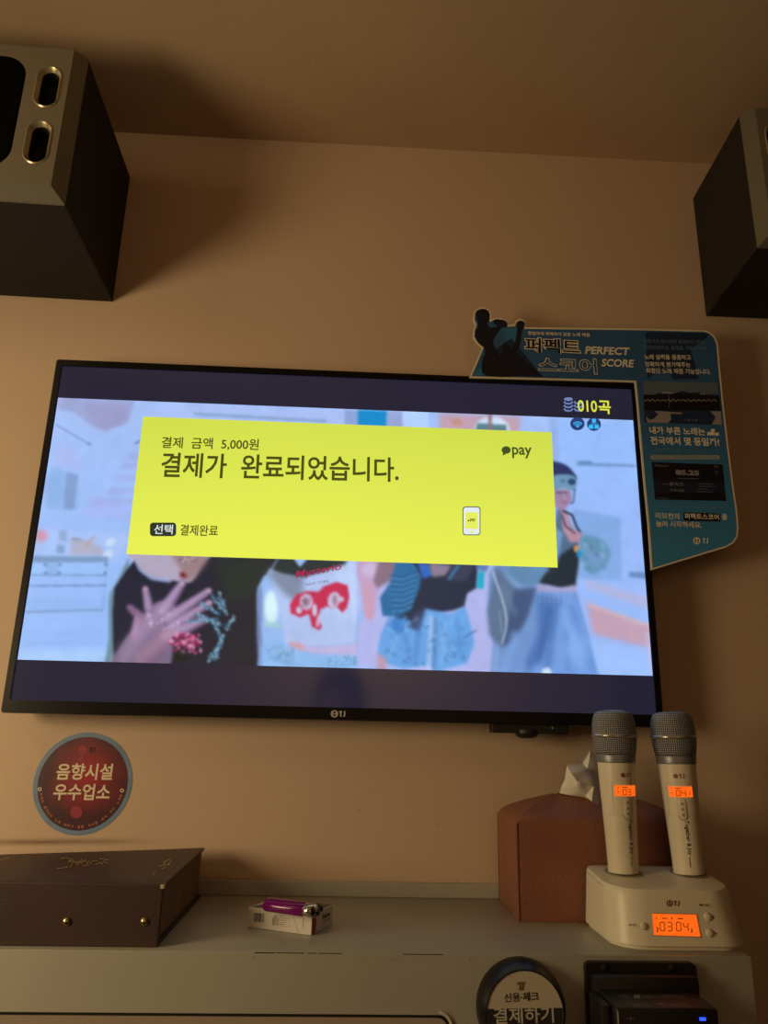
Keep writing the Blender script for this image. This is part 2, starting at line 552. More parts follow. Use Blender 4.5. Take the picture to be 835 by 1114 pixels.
# the pale set behind the dancers
put(lambda x, y: x > -99, (0, 380, 835, 800), (164, 192, 246), 0, 1, (150, 188, 250), ((60, 440), (60, 720)))
poly([(60, 430), (146, 436), (139, 460), (114, 468), (98, 462), (80, 448), (64, 446)], (155, 165, 212), 1.5, .9)
poly([(90, 437), (140, 440), (139, 458), (115, 468), (100, 463)], (156, 156, 200), 2, .8)
seg([(61, 462), (97, 483)], 1.6, (120, 140, 190), .6, .8); ell(97, 483, 2.2, 1.4, (120, 140, 190))
poly([(54, 505), (70, 512), (84, 516), (84, 554), (50, 554)], (140, 180, 232), 2, .8)
poly([(72, 514), (85, 517), (80, 554), (69, 554)], (128, 152, 202), 1, .75)
poly([(60, 484), (82, 490), (86, 510), (56, 506)], (172, 186, 240), 3, .7)
for i, (x0, y0) in enumerate(((140, 492), (133, 503), (126, 516), (120, 530), (112, 542))):
    poly([(x0, y0), (156, y0), (155, y0 + 7), (x0 - 5, y0 + 8)], (160, 176, 230), 1.2, .7)
poly([(96, 548), (146, 548), (142, 566), (84, 560)], (166, 182, 244), 2.5, .7); ell(105, 546, 9, 6, (164, 170, 228), 2.5, .6)
seg([(147, 482), (154, 479)], 2, (110, 130, 180), .6)
poly([(35, 574), (120, 580), (142, 578), (128, 610), (28, 606)], (172, 198, 250), 3, .8)
ell(45, 583, 6.5, 7, (214, 150, 170), 1.8, .85)
poly([(64, 576), (72, 577), (73, 590), (63, 588)], (140, 168, 205), 1.2, .8); poly([(62, 592), (70, 593), (70, 602), (61, 602)], (120, 155, 195), 1.2, .8)
poly([(77, 585), (90, 587), (110, 594), (112, 604), (76, 604)], (176, 172, 190), 1.5, .8); seg([(93, 594), (101, 585)], 4, (180, 166, 170), 1, .8)
seg([(78, 586), (88, 587)], 1.5, (120, 130, 160), .6, .8)
ell(120, 590, 6, 4, (205, 225, 252), 1.2, .9, -30); ell(117, 603, 6, 4, (205, 225, 252), 1.2, .9, -30)
poly([(36, 605), (118, 605.5), (117, 612), (35, 612)], (118, 150, 190), 1, .9)
poly([(34, 613), (116, 613), (115, 625), (33, 625)], (140, 178, 230), 1, .8)
poly([(64, 613), (114, 613), (115, 619), (112, 625), (66, 625), (62, 619)], (154, 194, 250), .8, 1); poly([(36, 613), (47, 613), (51, 619), (47, 625), (34, 625)], (154, 194, 250), .8, 1)
for (cx_, cy_) in ((49, 614.5), (65, 614.5), (49, 623.5), (64, 623.5), (115, 614.5), (114, 623.5)): ell(cx_, cy_, 2, 1.7, (90, 125, 165), .7, .8)
seg([(33, 625.5), (114, 626)], 1.5, (112, 150, 196), .6, .9)
seg([(31, 637.5), (115, 637)], 1.6, (104, 136, 180), .6, .9); seg([(28, 666), (112, 663.5)], 1.8, (112, 142, 178), .7, .9)
seg([(30, 661), (112, 660)], 4, (140, 180, 232), 1.5, .6)
seg([(115, 626), (111, 664)], 1, (120, 156, 215), .5, .7)
for y in (655, 690, 700): seg([(24, y), (112, y - 1)], 5, (140, 180, 236), 2.5, .6)
poly([(18, 708), (116, 706), (116, 722), (16, 722)], (176, 212, 255), 3, .7)
# strip between bar and card, and right-hand room
poly([(175, 440), (374, 446), (374, 470), (160, 456)], (170, 192, 246), 1.5, 1); seg([(212, 450), (354, 458)], 3, (130, 160, 200), 1, .9)
poly([(375, 446), (421, 448), (421, 470), (375, 470)], (140, 165, 215), 1, 1); poly([(389, 446), (421, 447), (420, 470), (389, 470)], (24, 140, 205), 1, 1)
poly([(421, 447), (438, 448), (438, 470), (421, 470)], (150, 166, 215), 1, 1)
poly([(438, 447), (466, 448), (466, 470), (438, 470)], (178, 208, 255), 1, 1)
poly([(478, 450), (566, 453), (564, 475), (478, 475)], (196, 160, 176), 2.5, .95); ell(497, 459, 6, 4, (196, 140, 120), 1.5, .8)
ell(535, 467, 19, 14, (206, 226, 250), 1.2, 1); poly([(519, 460), (551, 462), (551, 472), (516, 472)], (80, 120, 130), 1, .9); seg([(533, 452), (533, 470)], 4, (150, 110, 120), 1, .9)
poly([(598, 455), (608, 456), (612, 520), (600, 520)], (146, 172, 226), 1.5, .8)
poly([(606, 455), (690, 457), (713, 736), (640, 736), (612, 600)], (150, 190, 252), 3, 1, False, (158, 184, 248), ((640, 460), (680, 720)))
seg([(629, 504.5), (690, 506.5)], 3.6, (112, 150, 198), .9, .9); seg([(630, 503), (642, 503)], 4, (100, 136, 184), .8, .8)
seg([(648, 484), (653, 468)], 1, (130, 165, 225), .8, .7); seg([(654, 490), (690, 474)], 1.4, (160, 190, 248), .8, .8)
poly([(622, 553), (675, 563), (676, 632), (630, 630)], (128, 168, 224), 1.5, .8)
poly([(684, 622), (704, 623), (704, 630), (684, 628)], (100, 140, 190), 1, .9)
poly([(636, 630), (706, 650), (708, 668), (640, 645)], (176, 180, 222), 2, .9)
poly([(638, 655), (709, 682), (711, 706), (645, 690)], (196, 160, 180), 2.5, .95); poly([(640, 654), (708, 678), (709, 684), (640, 660)], (220, 176, 176), 1.5, .8)
poly([(640, 640), (708, 664), (708, 680), (640, 656)], (152, 188, 250), 2, .9)
poly([(640, 694), (712, 712), (712, 736), (640, 736)], (160, 196, 255), 3, .9); seg([(704, 690), (711, 734)], 5, (196, 190, 226), 2, .7)
# pink-lilac floor between the dancers
poly([(384, 612), (560, 618), (540, 732), (384, 726)], (176, 182, 236), 2, 1)
# dancer in black with a bone-hand print, hand raised
poly([(140, 606), (127, 632), (119, 646), (117.5, 668), (118, 690), (114, 722), (135, 722), (140, 640)], (106, 138, 152), 1, .95)
poly([(150, 604), (136, 622), (124, 640), (122, 668), (123, 724), (283, 726), (283, 646), (291, 624), (302, 606)], (36, 37, 56), .8, 1, False, (44, 42, 48), ((160, 610), (250, 720)))
poly([(230, 606), (302, 608), (288, 640), (250, 660), (240, 630)], (44, 56, 44), 6, .7)
poly([(144, 600), (147, 612), (156, 624), (172, 631), (190, 632), (204, 634), (212, 628), (220, 612), (228, 600)], (176, 166, 190), 1, 1, True)
poly([(188, 600), (195, 618), (204, 632), (214, 626), (226, 604)], (150, 120, 124), 2.2, .85, True); ell(199, 626, 5, 4, (150, 78, 88), .9, .95, 35); ell(199, 625.5, 2.6, 1.4, (70, 30, 40), .6, .9, 35)
for _ in range(26): ell(205 + rs.randn() * 5, 608 + rs.randn() * 2.5, .9, .8, (225, 205, 210) if rs.rand() > .4 else (90, 70, 90), .4, .85)
poly([(146, 606), (152, 618), (168, 628), (188, 631), (184, 634), (164, 631), (150, 620)], (150, 172, 220), 1, .8)
HND = (170, 140, 178)
poly([(123, 724), (130, 704), (146, 682), (160, 664), (176, 654), (190, 660), (196, 678), (188, 700), (180, 726)], HND, 1.2, .85, True, (128, 108, 140), ((180, 660), (150, 720)))
for a_, b_, w0, w1 in (((162, 662), (158, 641), 11, 7), ((177, 666), (198, 635), 16, 8), ((183, 674), (227, 643), 15, 7), ((188, 682), (228, 656), 14, 7), ((180, 694), (222, 674), 17, 9)):
    seg([a_, b_], w0, (128, 102, 140), 1.2, .85, w1)
    seg([(a_[0] - 1, a_[1] - 1), (b_[0] - .6, b_[1] - .6)], w0 * .62, (186, 160, 198), 1.4, .75, w1 * .6)
    ell(b_[0], b_[1], 2.4, 2.0, (214, 176, 200), .8, .6)
seg([(148, 692), (151, 670), (141, 661)], 13, (150, 112, 150), 1.2, .85, 7); seg([(146, 690), (149, 671)], 6, (186, 154, 190), 1.6, .6, 4)
seg([(134, 716), (158, 680), (176, 664)], 12, (190, 164, 202), 5, .5); seg([(160, 722), (182, 700)], 16, (122, 92, 126), 4, .45)
poly([(116, 722), (128, 700), (136, 686), (124, 708), (120, 724)], (150, 160, 180), 1, .7)
seg([(152, 716), (184, 690)], 14, (182, 140, 160), 3, .5)
for _ in range(60):
    t = rs.rand(); bx = ((160, 668, 165, 680), (170, 680, 184, 668), (176, 686, 196, 678))[rs.randint(3)]
    ell(bx[0] + (bx[2] - bx[0]) * t + rs.randn(), bx[1] + (bx[3] - bx[1]) * t + rs.randn(), .8, .6, (215, 200, 235), .3, .85)
for _ in range(70): ell(186 + rs.rand() * 32, 690 + rs.rand() * 22 * (1 if rs.rand() > .3 else .5), 1 + rs.rand() * 2.3, 1 + rs.rand() * 1.8, ((206, 90, 140), (150, 50, 90), (226, 150, 190), (120, 36, 70))[rs.randint(4)], .5, .9)
ell(196, 714, 8, 6, (34, 36, 30), 2, .9)
BON = [(226, 646), (240, 652), (249, 662), (254, 674), (247, 686), (240, 694), (236, 706), (228, 719)]
for a_, b_ in (((241, 662), (230, 647)), ((246, 668), (238, 645)), ((238, 668), (218, 657)), ((236, 674), (204, 676)), ((240, 680), (212, 668)), ((246, 684), (254, 672)), ((240, 694), (232, 676)), ((243, 692), (236, 706)), ((236, 706), (226, 720)), ((240, 700), (232, 718))):
    seg([a_, b_], 3.4, (70, 120, 150), .7, .8, 2.4)
    for _ in range(26):
        t = rs.rand(); ell(a_[0] + (b_[0] - a_[0]) * t + rs.randn() * 1.3, a_[1] + (b_[1] - a_[1]) * t + rs.randn() * 1.3, .9, .6, ((140, 195, 222), (190, 225, 240), (60, 100, 130))[rs.randint(3)], .35, .9)
# dancer in the white cropped shirt with a red print
poly([(280, 640), (286, 628), (296, 618), (330, 610), (386, 606), (410, 606), (412, 640), (390, 680), (388, 728), (280, 726), (284, 690), (280, 660)], (150, 186, 240), 1, 1)
poly([(279, 645), (284, 636), (287, 660), (284, 684), (288, 726), (281, 726), (279, 690)], (120, 140, 190), 1, .9)
ell(295, 661, 8, 19, (212, 240, 248), 2, 1); poly([(287, 676), (306, 678), (306, 684), (286, 682)], (165, 205, 210), 1, .8)
poly([(292, 620), (320, 616), (386, 610), (388, 660), (386, 700), (340, 703), (310, 700), (305, 668), (300, 650)], (176, 196, 240), 1.2, 1)
poly([(290, 624), (296, 619), (330, 620), (330, 646), (322, 656), (308, 645)], (116, 128, 150), 3, .85)
poly([(303, 606), (380, 609), (376, 614), (352, 622), (330, 628), (308, 624), (296, 620)], (44, 54, 56), 1.2, 1); poly([(318, 606), (335, 607), (326, 617)], (150, 190, 240), .8, 1)
poly([(376, 610), (392, 609), (391, 665), (384, 680), (378, 640)], (190, 210, 252), 2, .9)
ell(372, 645, 9, 28, (196, 216, 252), 4, .7)
poly([(316, 668), (315, 658), (322, 647), (334, 643), (346, 644), (352, 638), (366, 633), (378, 637), (380, 650), (377, 662), (372, 667), (366, 660), (356, 664), (349, 662), (346, 672), (350, 682), (347, 686), (339, 682), (336, 668), (326, 672), (318, 668)], (196, 48, 84), .8, 1)
ell(333, 655, 7, 9, (196, 190, 222), .9, 1); ell(363, 653, 6.5, 9, (200, 196, 226), .9, 1, 15); ell(333, 655, 4.2, 5, (150, 110, 130), .8, .7); ell(364, 653, 3, 6, (150, 90, 110), .8, .6)
ell(325, 664, 3, 4, (196, 200, 226), .8, 1); ell(342, 664, 2.5, 7, (200, 205, 232), .8, 1); ell(371, 652, 3, 3, (200, 200, 228), .7, .9); ell(346, 676, 2.2, 7, (206, 205, 226), .8, .8, 10); ell(356, 663, 4, 3, (180, 206, 250), 1, 1)
for _ in range(28): ell(332 + rs.randn() * 3, 655 + rs.randn() * 4, .7, .7, (120, 60, 90), .3, .7)
poly([(313, 699), (350, 704), (388, 700), (388, 714), (350, 712), (322, 708)], (190, 180, 222), 1.5, 1); ell(322, 703, 9, 3.5, (222, 150, 150), 2, .85, 14)
poly([(284, 704), (300, 694), (314, 704), (336, 712), (388, 714), (388, 728), (284, 726)], (142, 186, 238), 1.5, 1)
for _ in range(36): seg([(288 + rs.rand() * 34, 700 + rs.rand() * 22), (290 + rs.rand() * 34, 704 + rs.rand() * 20)], 1.6, ((90, 130, 170), (170, 210, 245), (110, 150, 190))[rs.randint(3)], .8, .35)
for _ in range(40): ell(386 - rs.rand() ** 2 * 30, 714 + rs.rand() * 10, 1, 1, (84, 140, 176), .4, .6)
poly([(388, 606), (414, 608), (412, 640), (407, 670), (402, 676), (396, 668), (392, 640), (388, 625)], (196, 160, 200), 1.5, 1); seg([(398, 640), (402, 670)], 8, (204, 158, 178), 2, .8); ell(402, 620, 10, 8, (206, 186, 222), 2, .9)
seg([(389, 608), (389, 726)], 1.4, (172, 170, 216), .6, .7)
# dancer in the ribbed teal sleeve and denim shorts
poly([(412, 608), (436, 608), (432, 626), (422, 634), (410, 640), (406, 632)], (136, 112, 130), 1.6, 1)
poly([(438, 608), (520, 612), (518, 640), (508, 646), (505, 660), (494, 664), (470, 668), (446, 684), (430, 676), (428, 640)], (40, 50, 70), 1, 1)
poly([(430, 612), (448, 610), (458, 626), (456, 640), (446, 664), (432, 672), (416, 670), (413, 650), (424, 634)], (44, 108, 160), 1, 1)
for i in range(15): seg([(424 + i * .2, 626 + i * 3), (438, 628 + i * 2.8), (454 - i * .4, 622 + i * 2.9)], 1.5, (92, 150, 200) if i % 2 else (30, 78, 126), .8, .7)
poly([(454, 612), (466, 614), (470, 626), (460, 630)], (52, 110, 210), 1, .9); poly([(466, 612), (492, 615), (484, 626), (470, 628)], (150, 132, 156), 1.4, .9)
poly([(490, 613), (516, 614), (508, 632), (488, 632)], (60, 66, 92), 1.2, .9); seg([(488, 630), (498, 616)], 3, (60, 140, 190), .8, .7)
poly([(520, 622), (527, 622), (526, 641), (518, 640)], (36, 172, 202), .7, 1); poly([(518, 612), (532, 614), (529, 622), (518, 620)], (84, 120, 180), 1, .9)
poly([(422, 672), (450, 676), (462, 662), (490, 668), (506, 660), (512, 680), (516, 700), (508, 722), (478, 730), (464, 724), (440, 728), (420, 722), (410, 712), (414, 690)], (104, 164, 230), 1.2, 1)
poly([(424, 672), (444, 672), (440, 688), (426, 692)], (58, 122, 198), 2, .8); poly([(448, 668), (464, 660), (456, 686), (446, 684)], (58, 66, 96), 1.4, .9)
seg([(469, 672), (466, 728)], 4, (180, 206, 240), 1.4, .8); seg([(474, 674), (472, 728)], 3.5, (86, 130, 180), 1.2, .7)
for _ in range(30):
    x_, y_ = 420 + rs.rand() * 88, 680 + rs.rand() * 42; seg([(x_, y_), (x_ + rs.randn() * 3, y_ + rs.randn() * 3)], 2.2, ((70, 112, 166), (150, 200, 245), (84, 130, 186))[rs.randint(3)], .7, .55)
for x_, y_ in ((445, 681), (454, 685), (458, 680), (422, 708), (428, 712), (440, 720), (452, 722), (484, 718), (494, 714), (504, 716), (484, 690)): seg([(x_ - 2, y_ + 2), (x_, y_ - 2), (x_ + 2, y_ + 2)], 1.6, (66, 102, 160), .9, .6)
seg([(504, 694), (518, 686)], 1.6, (70, 100, 150), .6, .8); poly([(410, 710), (420, 716), (420, 728), (410, 728)], (196, 150, 170), 1.4, .8)
for x0, y0, x1, y1, c_ in ((430, 690, 424, 716, (140, 190, 240)), (440, 690, 446, 722, (80, 132, 196)), (484, 676, 480, 724, (140, 190, 242)), (496, 674, 502, 716, (82, 136, 200)), (456, 676, 452, 716, (70, 116, 180)), (488, 700, 508, 700, (84, 136, 200))): seg([(x0, y0), (x1, y1)], 4, c_, 2, .55)
for k_ in range(7): seg([(428 + k_ * 13, 668 + (k_ % 3) * 2), (424 + k_ * 13, 676 + (k_ % 2) * 5)], 1.6, (150, 196, 240), .9, .5)
# dancer at the right: beanie, teal headband, black top, wide grey-blue trousers
poly([(532, 624), (540, 612), (580, 612), (596, 626), (594, 640), (612, 642), (626, 642), (640, 690), (650, 736), (533, 736), (536, 700), (530, 665)], (110, 146, 196), 1.4, 1, False, (116, 152, 214), ((540, 620), (620, 730)))
poly([(540, 616), (560, 640), (580, 650), (574, 670), (560, 690), (545, 706), (532, 690), (530, 664), (535, 640)], (92, 112, 142), 2, .9)
poly([(560, 640), (584, 640), (570, 680), (552, 704), (546, 700)], (64, 84, 124), 2, .85)
poly([(555, 608), (606, 612), (600, 628), (584, 636), (566, 636), (552, 626)], (96, 138, 176), 1.6, .95); poly([(566, 606), (604, 614), (600, 620), (572, 616)], (60, 120, 170), 1.6, .6)
seg([(536, 622), (540, 634), (545, 648), (549, 662), (551, 674), (550, 686), (546, 700)], 2.4, (172, 190, 216), .7, .9, 2); seg([(543, 664), (546, 690)], 1.2, (150, 170, 200), .6, .7)
poly([(586, 634), (594, 622), (608, 600), (612, 560), (628, 590), (630, 610), (626, 638), (608, 640)], (38, 48, 58), 1.2, 1)
poly([(584, 636), (600, 638), (612, 640), (626, 636), (626, 646), (584, 646)], (180, 164, 204), 1.4, .9)
poly([(584, 644), (626, 644), (632, 668), (640, 700), (652, 736), (606, 736), (590, 736), (572, 736), (582, 690), (584, 660)], (116, 158, 226), 1.6, .95)
poly([(584, 644), (604, 650), (602, 680), (590, 716), (572, 736), (572, 720), (584, 690)], (70, 108, 170), 3, .8); poly([(600, 652), (612, 650), (604, 690), (600, 724), (590, 736), (594, 700)], (80, 118, 180), 2.4, .7)
for x0, y0, x1, y1, w_, c_ in ((612, 664, 632, 724, 7, (134, 176, 242)), (622, 660, 644, 728, 5, (92, 134, 204)), (560, 690, 548, 730, 8, (130, 170, 230)), (540, 704, 538, 732, 5, (150, 180, 226)), (598, 664, 586, 720, 5, (60, 94, 154)), (616, 690, 618, 730, 5, (88, 128, 196)), (552, 626, 566, 640, 4, (140, 172, 206)), (576, 616, 596, 620, 4, (124, 160, 196)), (548, 640, 560, 668, 5, (110, 134, 166))): seg([(x0, y0), (x1, y1)], w_, c_, 2.4, .6)
for x_ in (588, 593, 598, 603, 608, 614, 620): seg([(x_, 643), (x_ - 1, 656)], 1.2, (150, 180, 230), .6, .6)
ell(628, 706, 13, 17, (136, 180, 246), 5, .8); poly([(590, 728), (597, 726), (602, 736), (588, 736)], (215, 235, 250), 1, .9)
poly([(606, 553), (612, 552), (630, 590), (606, 606), (602, 580)], (84, 110, 140), 1.4, 1); poly([(600, 570), (612, 580), (606, 614), (602, 612)], (120, 160, 200), 1.5, .9)
poly([(600, 520), (604, 532), (620, 532), (622, 544), (616, 552), (610, 556), (603, 550)], (160, 132, 166), 1.2, 1)
seg([(606, 536), (616, 536)], 2, (84, 70, 104), .8, .8); seg([(611, 546), (617, 547)], 1.6, (150, 90, 120), .6, .8); seg([(612, 536), (615, 543)], 1.6, (190, 160, 190), .8, .7)
poly([(600, 504), (604, 502), (616, 506), (624, 514), (626, 522), (600, 522)], (46, 56, 100), 1, 1, True)
poly([(601, 519), (610, 516), (622, 517), (627, 522), (625, 533), (612, 531), (602, 533)], (108, 152, 182), .9, 1, True); ell(622, 524, 4.5, 3.6, (44, 66, 108), .8, .95); ell(612, 523, 2.5, 2, (72, 110, 150), .8, .8)
seg([(625, 532), (624, 545), (621, 548)], 1.4, (52, 56, 90), .6, .8)
poly([(610, 556), (616, 554), (622, 575), (634, 580), (634, 590), (620, 590), (612, 576)], (186, 140, 160), 1.2, .95)
seg([(613, 556), (622, 560), (628, 575), (631, 578)], 2.6, (48, 54, 80), .7, .95); seg([(611, 560), (615, 572), (625, 580)], 2, (60, 60, 84), .7, .8)
poly([(632, 584), (640, 582), (656, 588), (664, 600), (660, 614), (648, 624), (638, 622), (634, 612), (630, 604)], (100, 150, 184), 1.6, 1, True); ell(648, 606, 9, 10, (124, 158, 214), 3, .7); seg([(637, 590), (650, 604)], 5, (72, 104, 130), 2, .6)
ell(627, 597, 3, 4, (222, 150, 80), .8, .95); ell(630, 602, 3, 5, (40, 140, 200), 1, .9)
for _ in range(20): ell(632 + rs.rand() * 26, 590 + rs.rand() * 28, 3, 2, ((84, 130, 160), (150, 190, 230))[rs.randint(2)], 1.5, .4)

for c_ in range(3): IMG[..., c_] = blur1(IMG[..., c_], 1.0)
nz_ = blur1(rs.randn(NY * SS, NX * SS), 5); nz_ /= nz_.std(); n2_ = blur1(rs.randn(NY * SS, NX * SS), 14); n2_ /= n2_.std()
IMG *= (1 + .006 * nz_ + .006 * n2_)[..., None]
IM = np.clip(IMG, 0, 255).reshape(NY, SS, NX, SS, 3).mean((1, 3)) / 255.0
LIN = np.where(IM <= 0.04045, IM / 12.92, ((IM + 0.055) / 1.055) ** 2.4)


def screen_material():
    m = bpy.data.materials.new('lit_picture'); m.use_nodes = True; nt = m.node_tree; b = nt.nodes['Principled BSDF']
    b.inputs['Base Color'].default_value = (.004, .004, .004, 1); b.inputs['Roughness'].default_value = .25; b.inputs['Specular IOR Level'].default_value = .3
    a = nt.nodes.new('ShaderNodeVertexColor'); a.layer_name = 'picture'
    nt.links.new(a.outputs['Color'], b.inputs['Emission Color']); b.inputs['Emission Strength'].default_value = 1.0
    return m


SCR = screen_material()


def grid_picture(name, x0, x1, z0, z1, y, L, m, parent):
    """one quad per sample, colour held per face corner"""
    ny, nx = L.shape[:2]
    gx_ = np.linspace(x0, x1, nx + 1); gz_ = np.linspace(z1, z0, ny + 1)
    Xg, Zg = np.meshgrid(gx_, gz_); co = np.stack([Xg, np.full_like(Xg, y), Zg], -1).reshape(-1, 3)
    me = bpy.data.meshes.new(name); me.vertices.add(len(co)); me.vertices.foreach_set('co', co.ravel())
    i = np.arange(ny * (nx + 1)).reshape(ny, nx + 1)[:, :-1]
    q = np.stack([i, i + nx + 1, i + nx + 2, i + 1], -1).reshape(-1, 4)
    me.loops.add(q.size); me.loops.foreach_set('vertex_index', q.ravel().astype(np.int32))
    me.polygons.add(len(q)); me.polygons.foreach_set('loop_start', (np.arange(len(q)) * 4).astype(np.int32))
    me.polygons.foreach_set('loop_total', np.full(len(q), 4, np.int32)); me.update(calc_edges=True)
    # smooth: colour at vertices
    P = np.pad(L, ((1, 1), (1, 1), (0, 0)), mode='edge'); vc = (P[:-1, :-1] + P[1:, :-1] + P[:-1, 1:] + P[1:, 1:]) / 4
    at = me.attributes.new('picture', 'FLOAT_COLOR', 'POINT')
    at.data.foreach_set('color', np.concatenate([vc, np.ones(vc.shape[:2] + (1,))], -1).ravel().astype(np.float32))
    return link(name, me, m, parent)


# dark panel (letterbox bars leak a little of the backlight)
PANEL = bpy.data.materials.new('dark_panel'); PANEL.use_nodes = True
pb = PANEL.node_tree.nodes['Principled BSDF']; pb.inputs['Base Color'].default_value = (.012, .012, .013, 1); pb.inputs['Roughness'].default_value = .10
pb.inputs['Specular IOR Level'].default_value = 1.0
pb.inputs['Emission Color'].default_value = (.30, .32, .80, 1); pb.inputs['Emission Strength'].default_value = .040
screen = from_bm('screen', box_bm((U(.006), -.0597, Vv(.02)), (U(.994), -.0570, Vv(.99))), PANEL, tv)
grid_picture('picture', U(cu0), U(cu1), Vv(cv0), Vv(cv1), YS, LIN, SCR, screen)
SP = lambda d: (lambda px, py: onY(px, py, -0.0600 - d))
# yellow payment card
ny_, nx_ = 24, 60
yy, xx = np.meshgrid(np.linspace(0, 1, ny_), np.linspace(0, 1, nx_), indexing='ij')
c1, c2 = np.array([206, 220, 76.]), np.array([232, 240, 84.])
f_ = np.clip(yy * .9 + .25 - np.abs(xx - .35) * .25, 0, 1)[..., None]
card = (c1 * (1 - f_) + c2 * f_) / 255; card = ((card + .055) / 1.055) ** 2.4
ca, cb = onY(154.5, 453.5, YS), onY(606, 616, YS); cc, cd = onY(600, 470, YS), onY(138.5, 604.5, YS)
grid_picture('payment_card', (ca.x + cd.x) / 2, (cb.x + cc.x) / 2, (cb.z + cd.z) / 2, (ca.z + cc.z) / 2, YS - .0003, card, SCR, screen)
INK = emat('card_ink', (74, 76, 22)); INKD = emat('key_dark', (46, 54, 44)); YEL = emat('credit_yellow', (228, 232, 70)); BLU = emat('coin_blue', (112, 132, 186))
ICD = emat('icon_navy', (44, 62, 120)); ICC = emat('icon_cyan', (66, 186, 246)); WHT = emat('glyph_white', (226, 234, 226)); GRN = emat('pay_olive', (70, 82, 34))
lettering('card_lettering', [
    ('결제  금액  5,000원', (175, 488), (281, 490.5), 13, .014),
    ('결제가  완료되었습니다.', (174, 519), (433.5, 524.5), 27, .017),
    ('결제완료', (195.5, 582.5), (236.5, 583.5), 12, .014)], INK, SP(.0006), screen)
lettering('pay_lettering', [('pay', (557, 498.4), (578.5, 498.9), 12.2, .02)], GRN, SP(.0006), screen)
shapes('pay_bubble', [disc(550.3, 489.6, 5, 4.2, 20), [(547, 492), (546.5, 496), (551, 493)]], GRN, SP(.0006), screen)
shapes('key_badge', [[tuple(q) for q in rrect(163, 568.5, 191.5, 583.3, 3.5, 5)]], INKD, SP(.0006), screen)
lettering('key_lettering', [('선택', (167, 581), (187.5, 581.3), 10.5, .012)], WHT, SP(.0009), screen)
lettering('credit_lettering', [('010', (628.5, 447.6), (649.5, 448.4), 12.5, .012), ('곡', (651, 450), (664.5, 450.6), 14.5, .02)], YEL, SP(.0009), screen)
cp = []
for x_, y0, n_ in ((618, 434.2, 4), (629, 438, 3)):
    for k_ in range(n_):
        if k_ == 0 and n_ == 4: cp.append(disc(x_, y0, 4.8, 2.0, 18))
        else: cp.append(strip([(x_ - 4.8, y0 + 3.9 * k_ - 1.2), (x_ - 3, y0 + 3.9 * k_ + .7), (x_, y0 + 3.9 * k_ + 1.2), (x_ + 3, y0 + 3.9 * k_ + .7), (x_ + 4.8, y0 + 3.9 * k_ - 1.2)], 1.7))
shapes('coin_icon', cp, BLU, SP(.0006), screen)
shapes('icon_disc', [disc(627.8, 461, 7.8, 7.2), disc(645.8, 461.6, 7.6, 7.2)], ICD, SP(.0006), screen)
ic = [disc(628, 464, 1.3, 1.1, 10)]
for r_ in (3.2, 5.6, 8.0): ic += ringpoly(628, 465.4, r_ - .8, r_ + .4, 220, 320, 8)
ic = [[(628 + (p_[0] - 628) * .82, 465 + (p_[1] - 465) * .82) for p_ in q] for q in ic]
ic += [[(643.6, 455.6), (648, 455.6), (648, 459.6), (643.6, 459.6)], [(640.2, 462.3), (645, 462.3), (645, 466.4), (640.2, 466.4)], [(646.4, 462.3), (651.2, 462.3), (651.2, 466.4), (646.4, 466.4)],
       [(645.4, 459.6), (646.2, 459.6), (646.2, 461), (645.4, 461)], [(642, 460.8), (650, 460.8), (650, 461.4), (642, 461.4)]]
shapes('status_icon', ic, ICC, SP(.0009), screen)
# drawn phone at the card's corner
shapes('phone_outline', [rrect(503, 551, 522.4, 582.3, 3.2, 4)], emat('outline_navy', (50, 62, 70)), SP(.0005), screen)
shapes('phone_drawing', [rrect(503.9, 551.9, 521.5, 581.4, 2.6, 4), ], emat('phone_white', (226, 236, 244)), SP(.0008), screen)
shapes('phone_screen', [[(506.2, 557), (519.4, 557.4), (519.8, 575.6), (506, 575)], disc(512.8, 578.8, 1.6, 1.4, 14)], [emat('phone_yellow', (232, 238, 96))], SP(.0010), screen)
lettering('phone_lettering', [('pay', (511, 567.6), (517, 567.9), 3.6, .03)], GRN, SP(.0013), screen)
shapes('phone_bubble', [disc(509.4, 566.3, 1.1, .9, 10)], GRN, SP(.0013), screen)
# red script on the white shirt
RED = emat('shirt_script', (170, 40, 84))
V_, F_ = [], []
lettering('shirt_lettering', [('Mysterio', (322, 631), (372, 622), 10, .01, .25), ], RED, SP(.0004), screen)
lettering('shirt_small_lettering', [('NEW YORK', (333, 637.5), (358, 633.5), 3, .0)], emat('shirt_dim', (110, 104, 130)), SP(.0004), screen)
# maker's mark on the lower bezel
LOGO = mat('bezel_logo', (205, 205, 200), rough=.4)
BP = lambda px, py: onY(px, py, -0.0629)
tp = ringpoly(363.6, 776.6, 2.9, 4.0, 0, 360, 24) + [strip([(362, 774), (362, 779.5)], .9), strip([(365.2, 774), (365.2, 779.5)], .9), strip([(361, 776.6), (366.4, 776.6)], .8)]
shapes('logo_mark', tp, LOGO, BP, tv)
shapes('logo_lettering', tj(368.8, 773.6, 6.6, 6.2), LOGO, BP, tv)

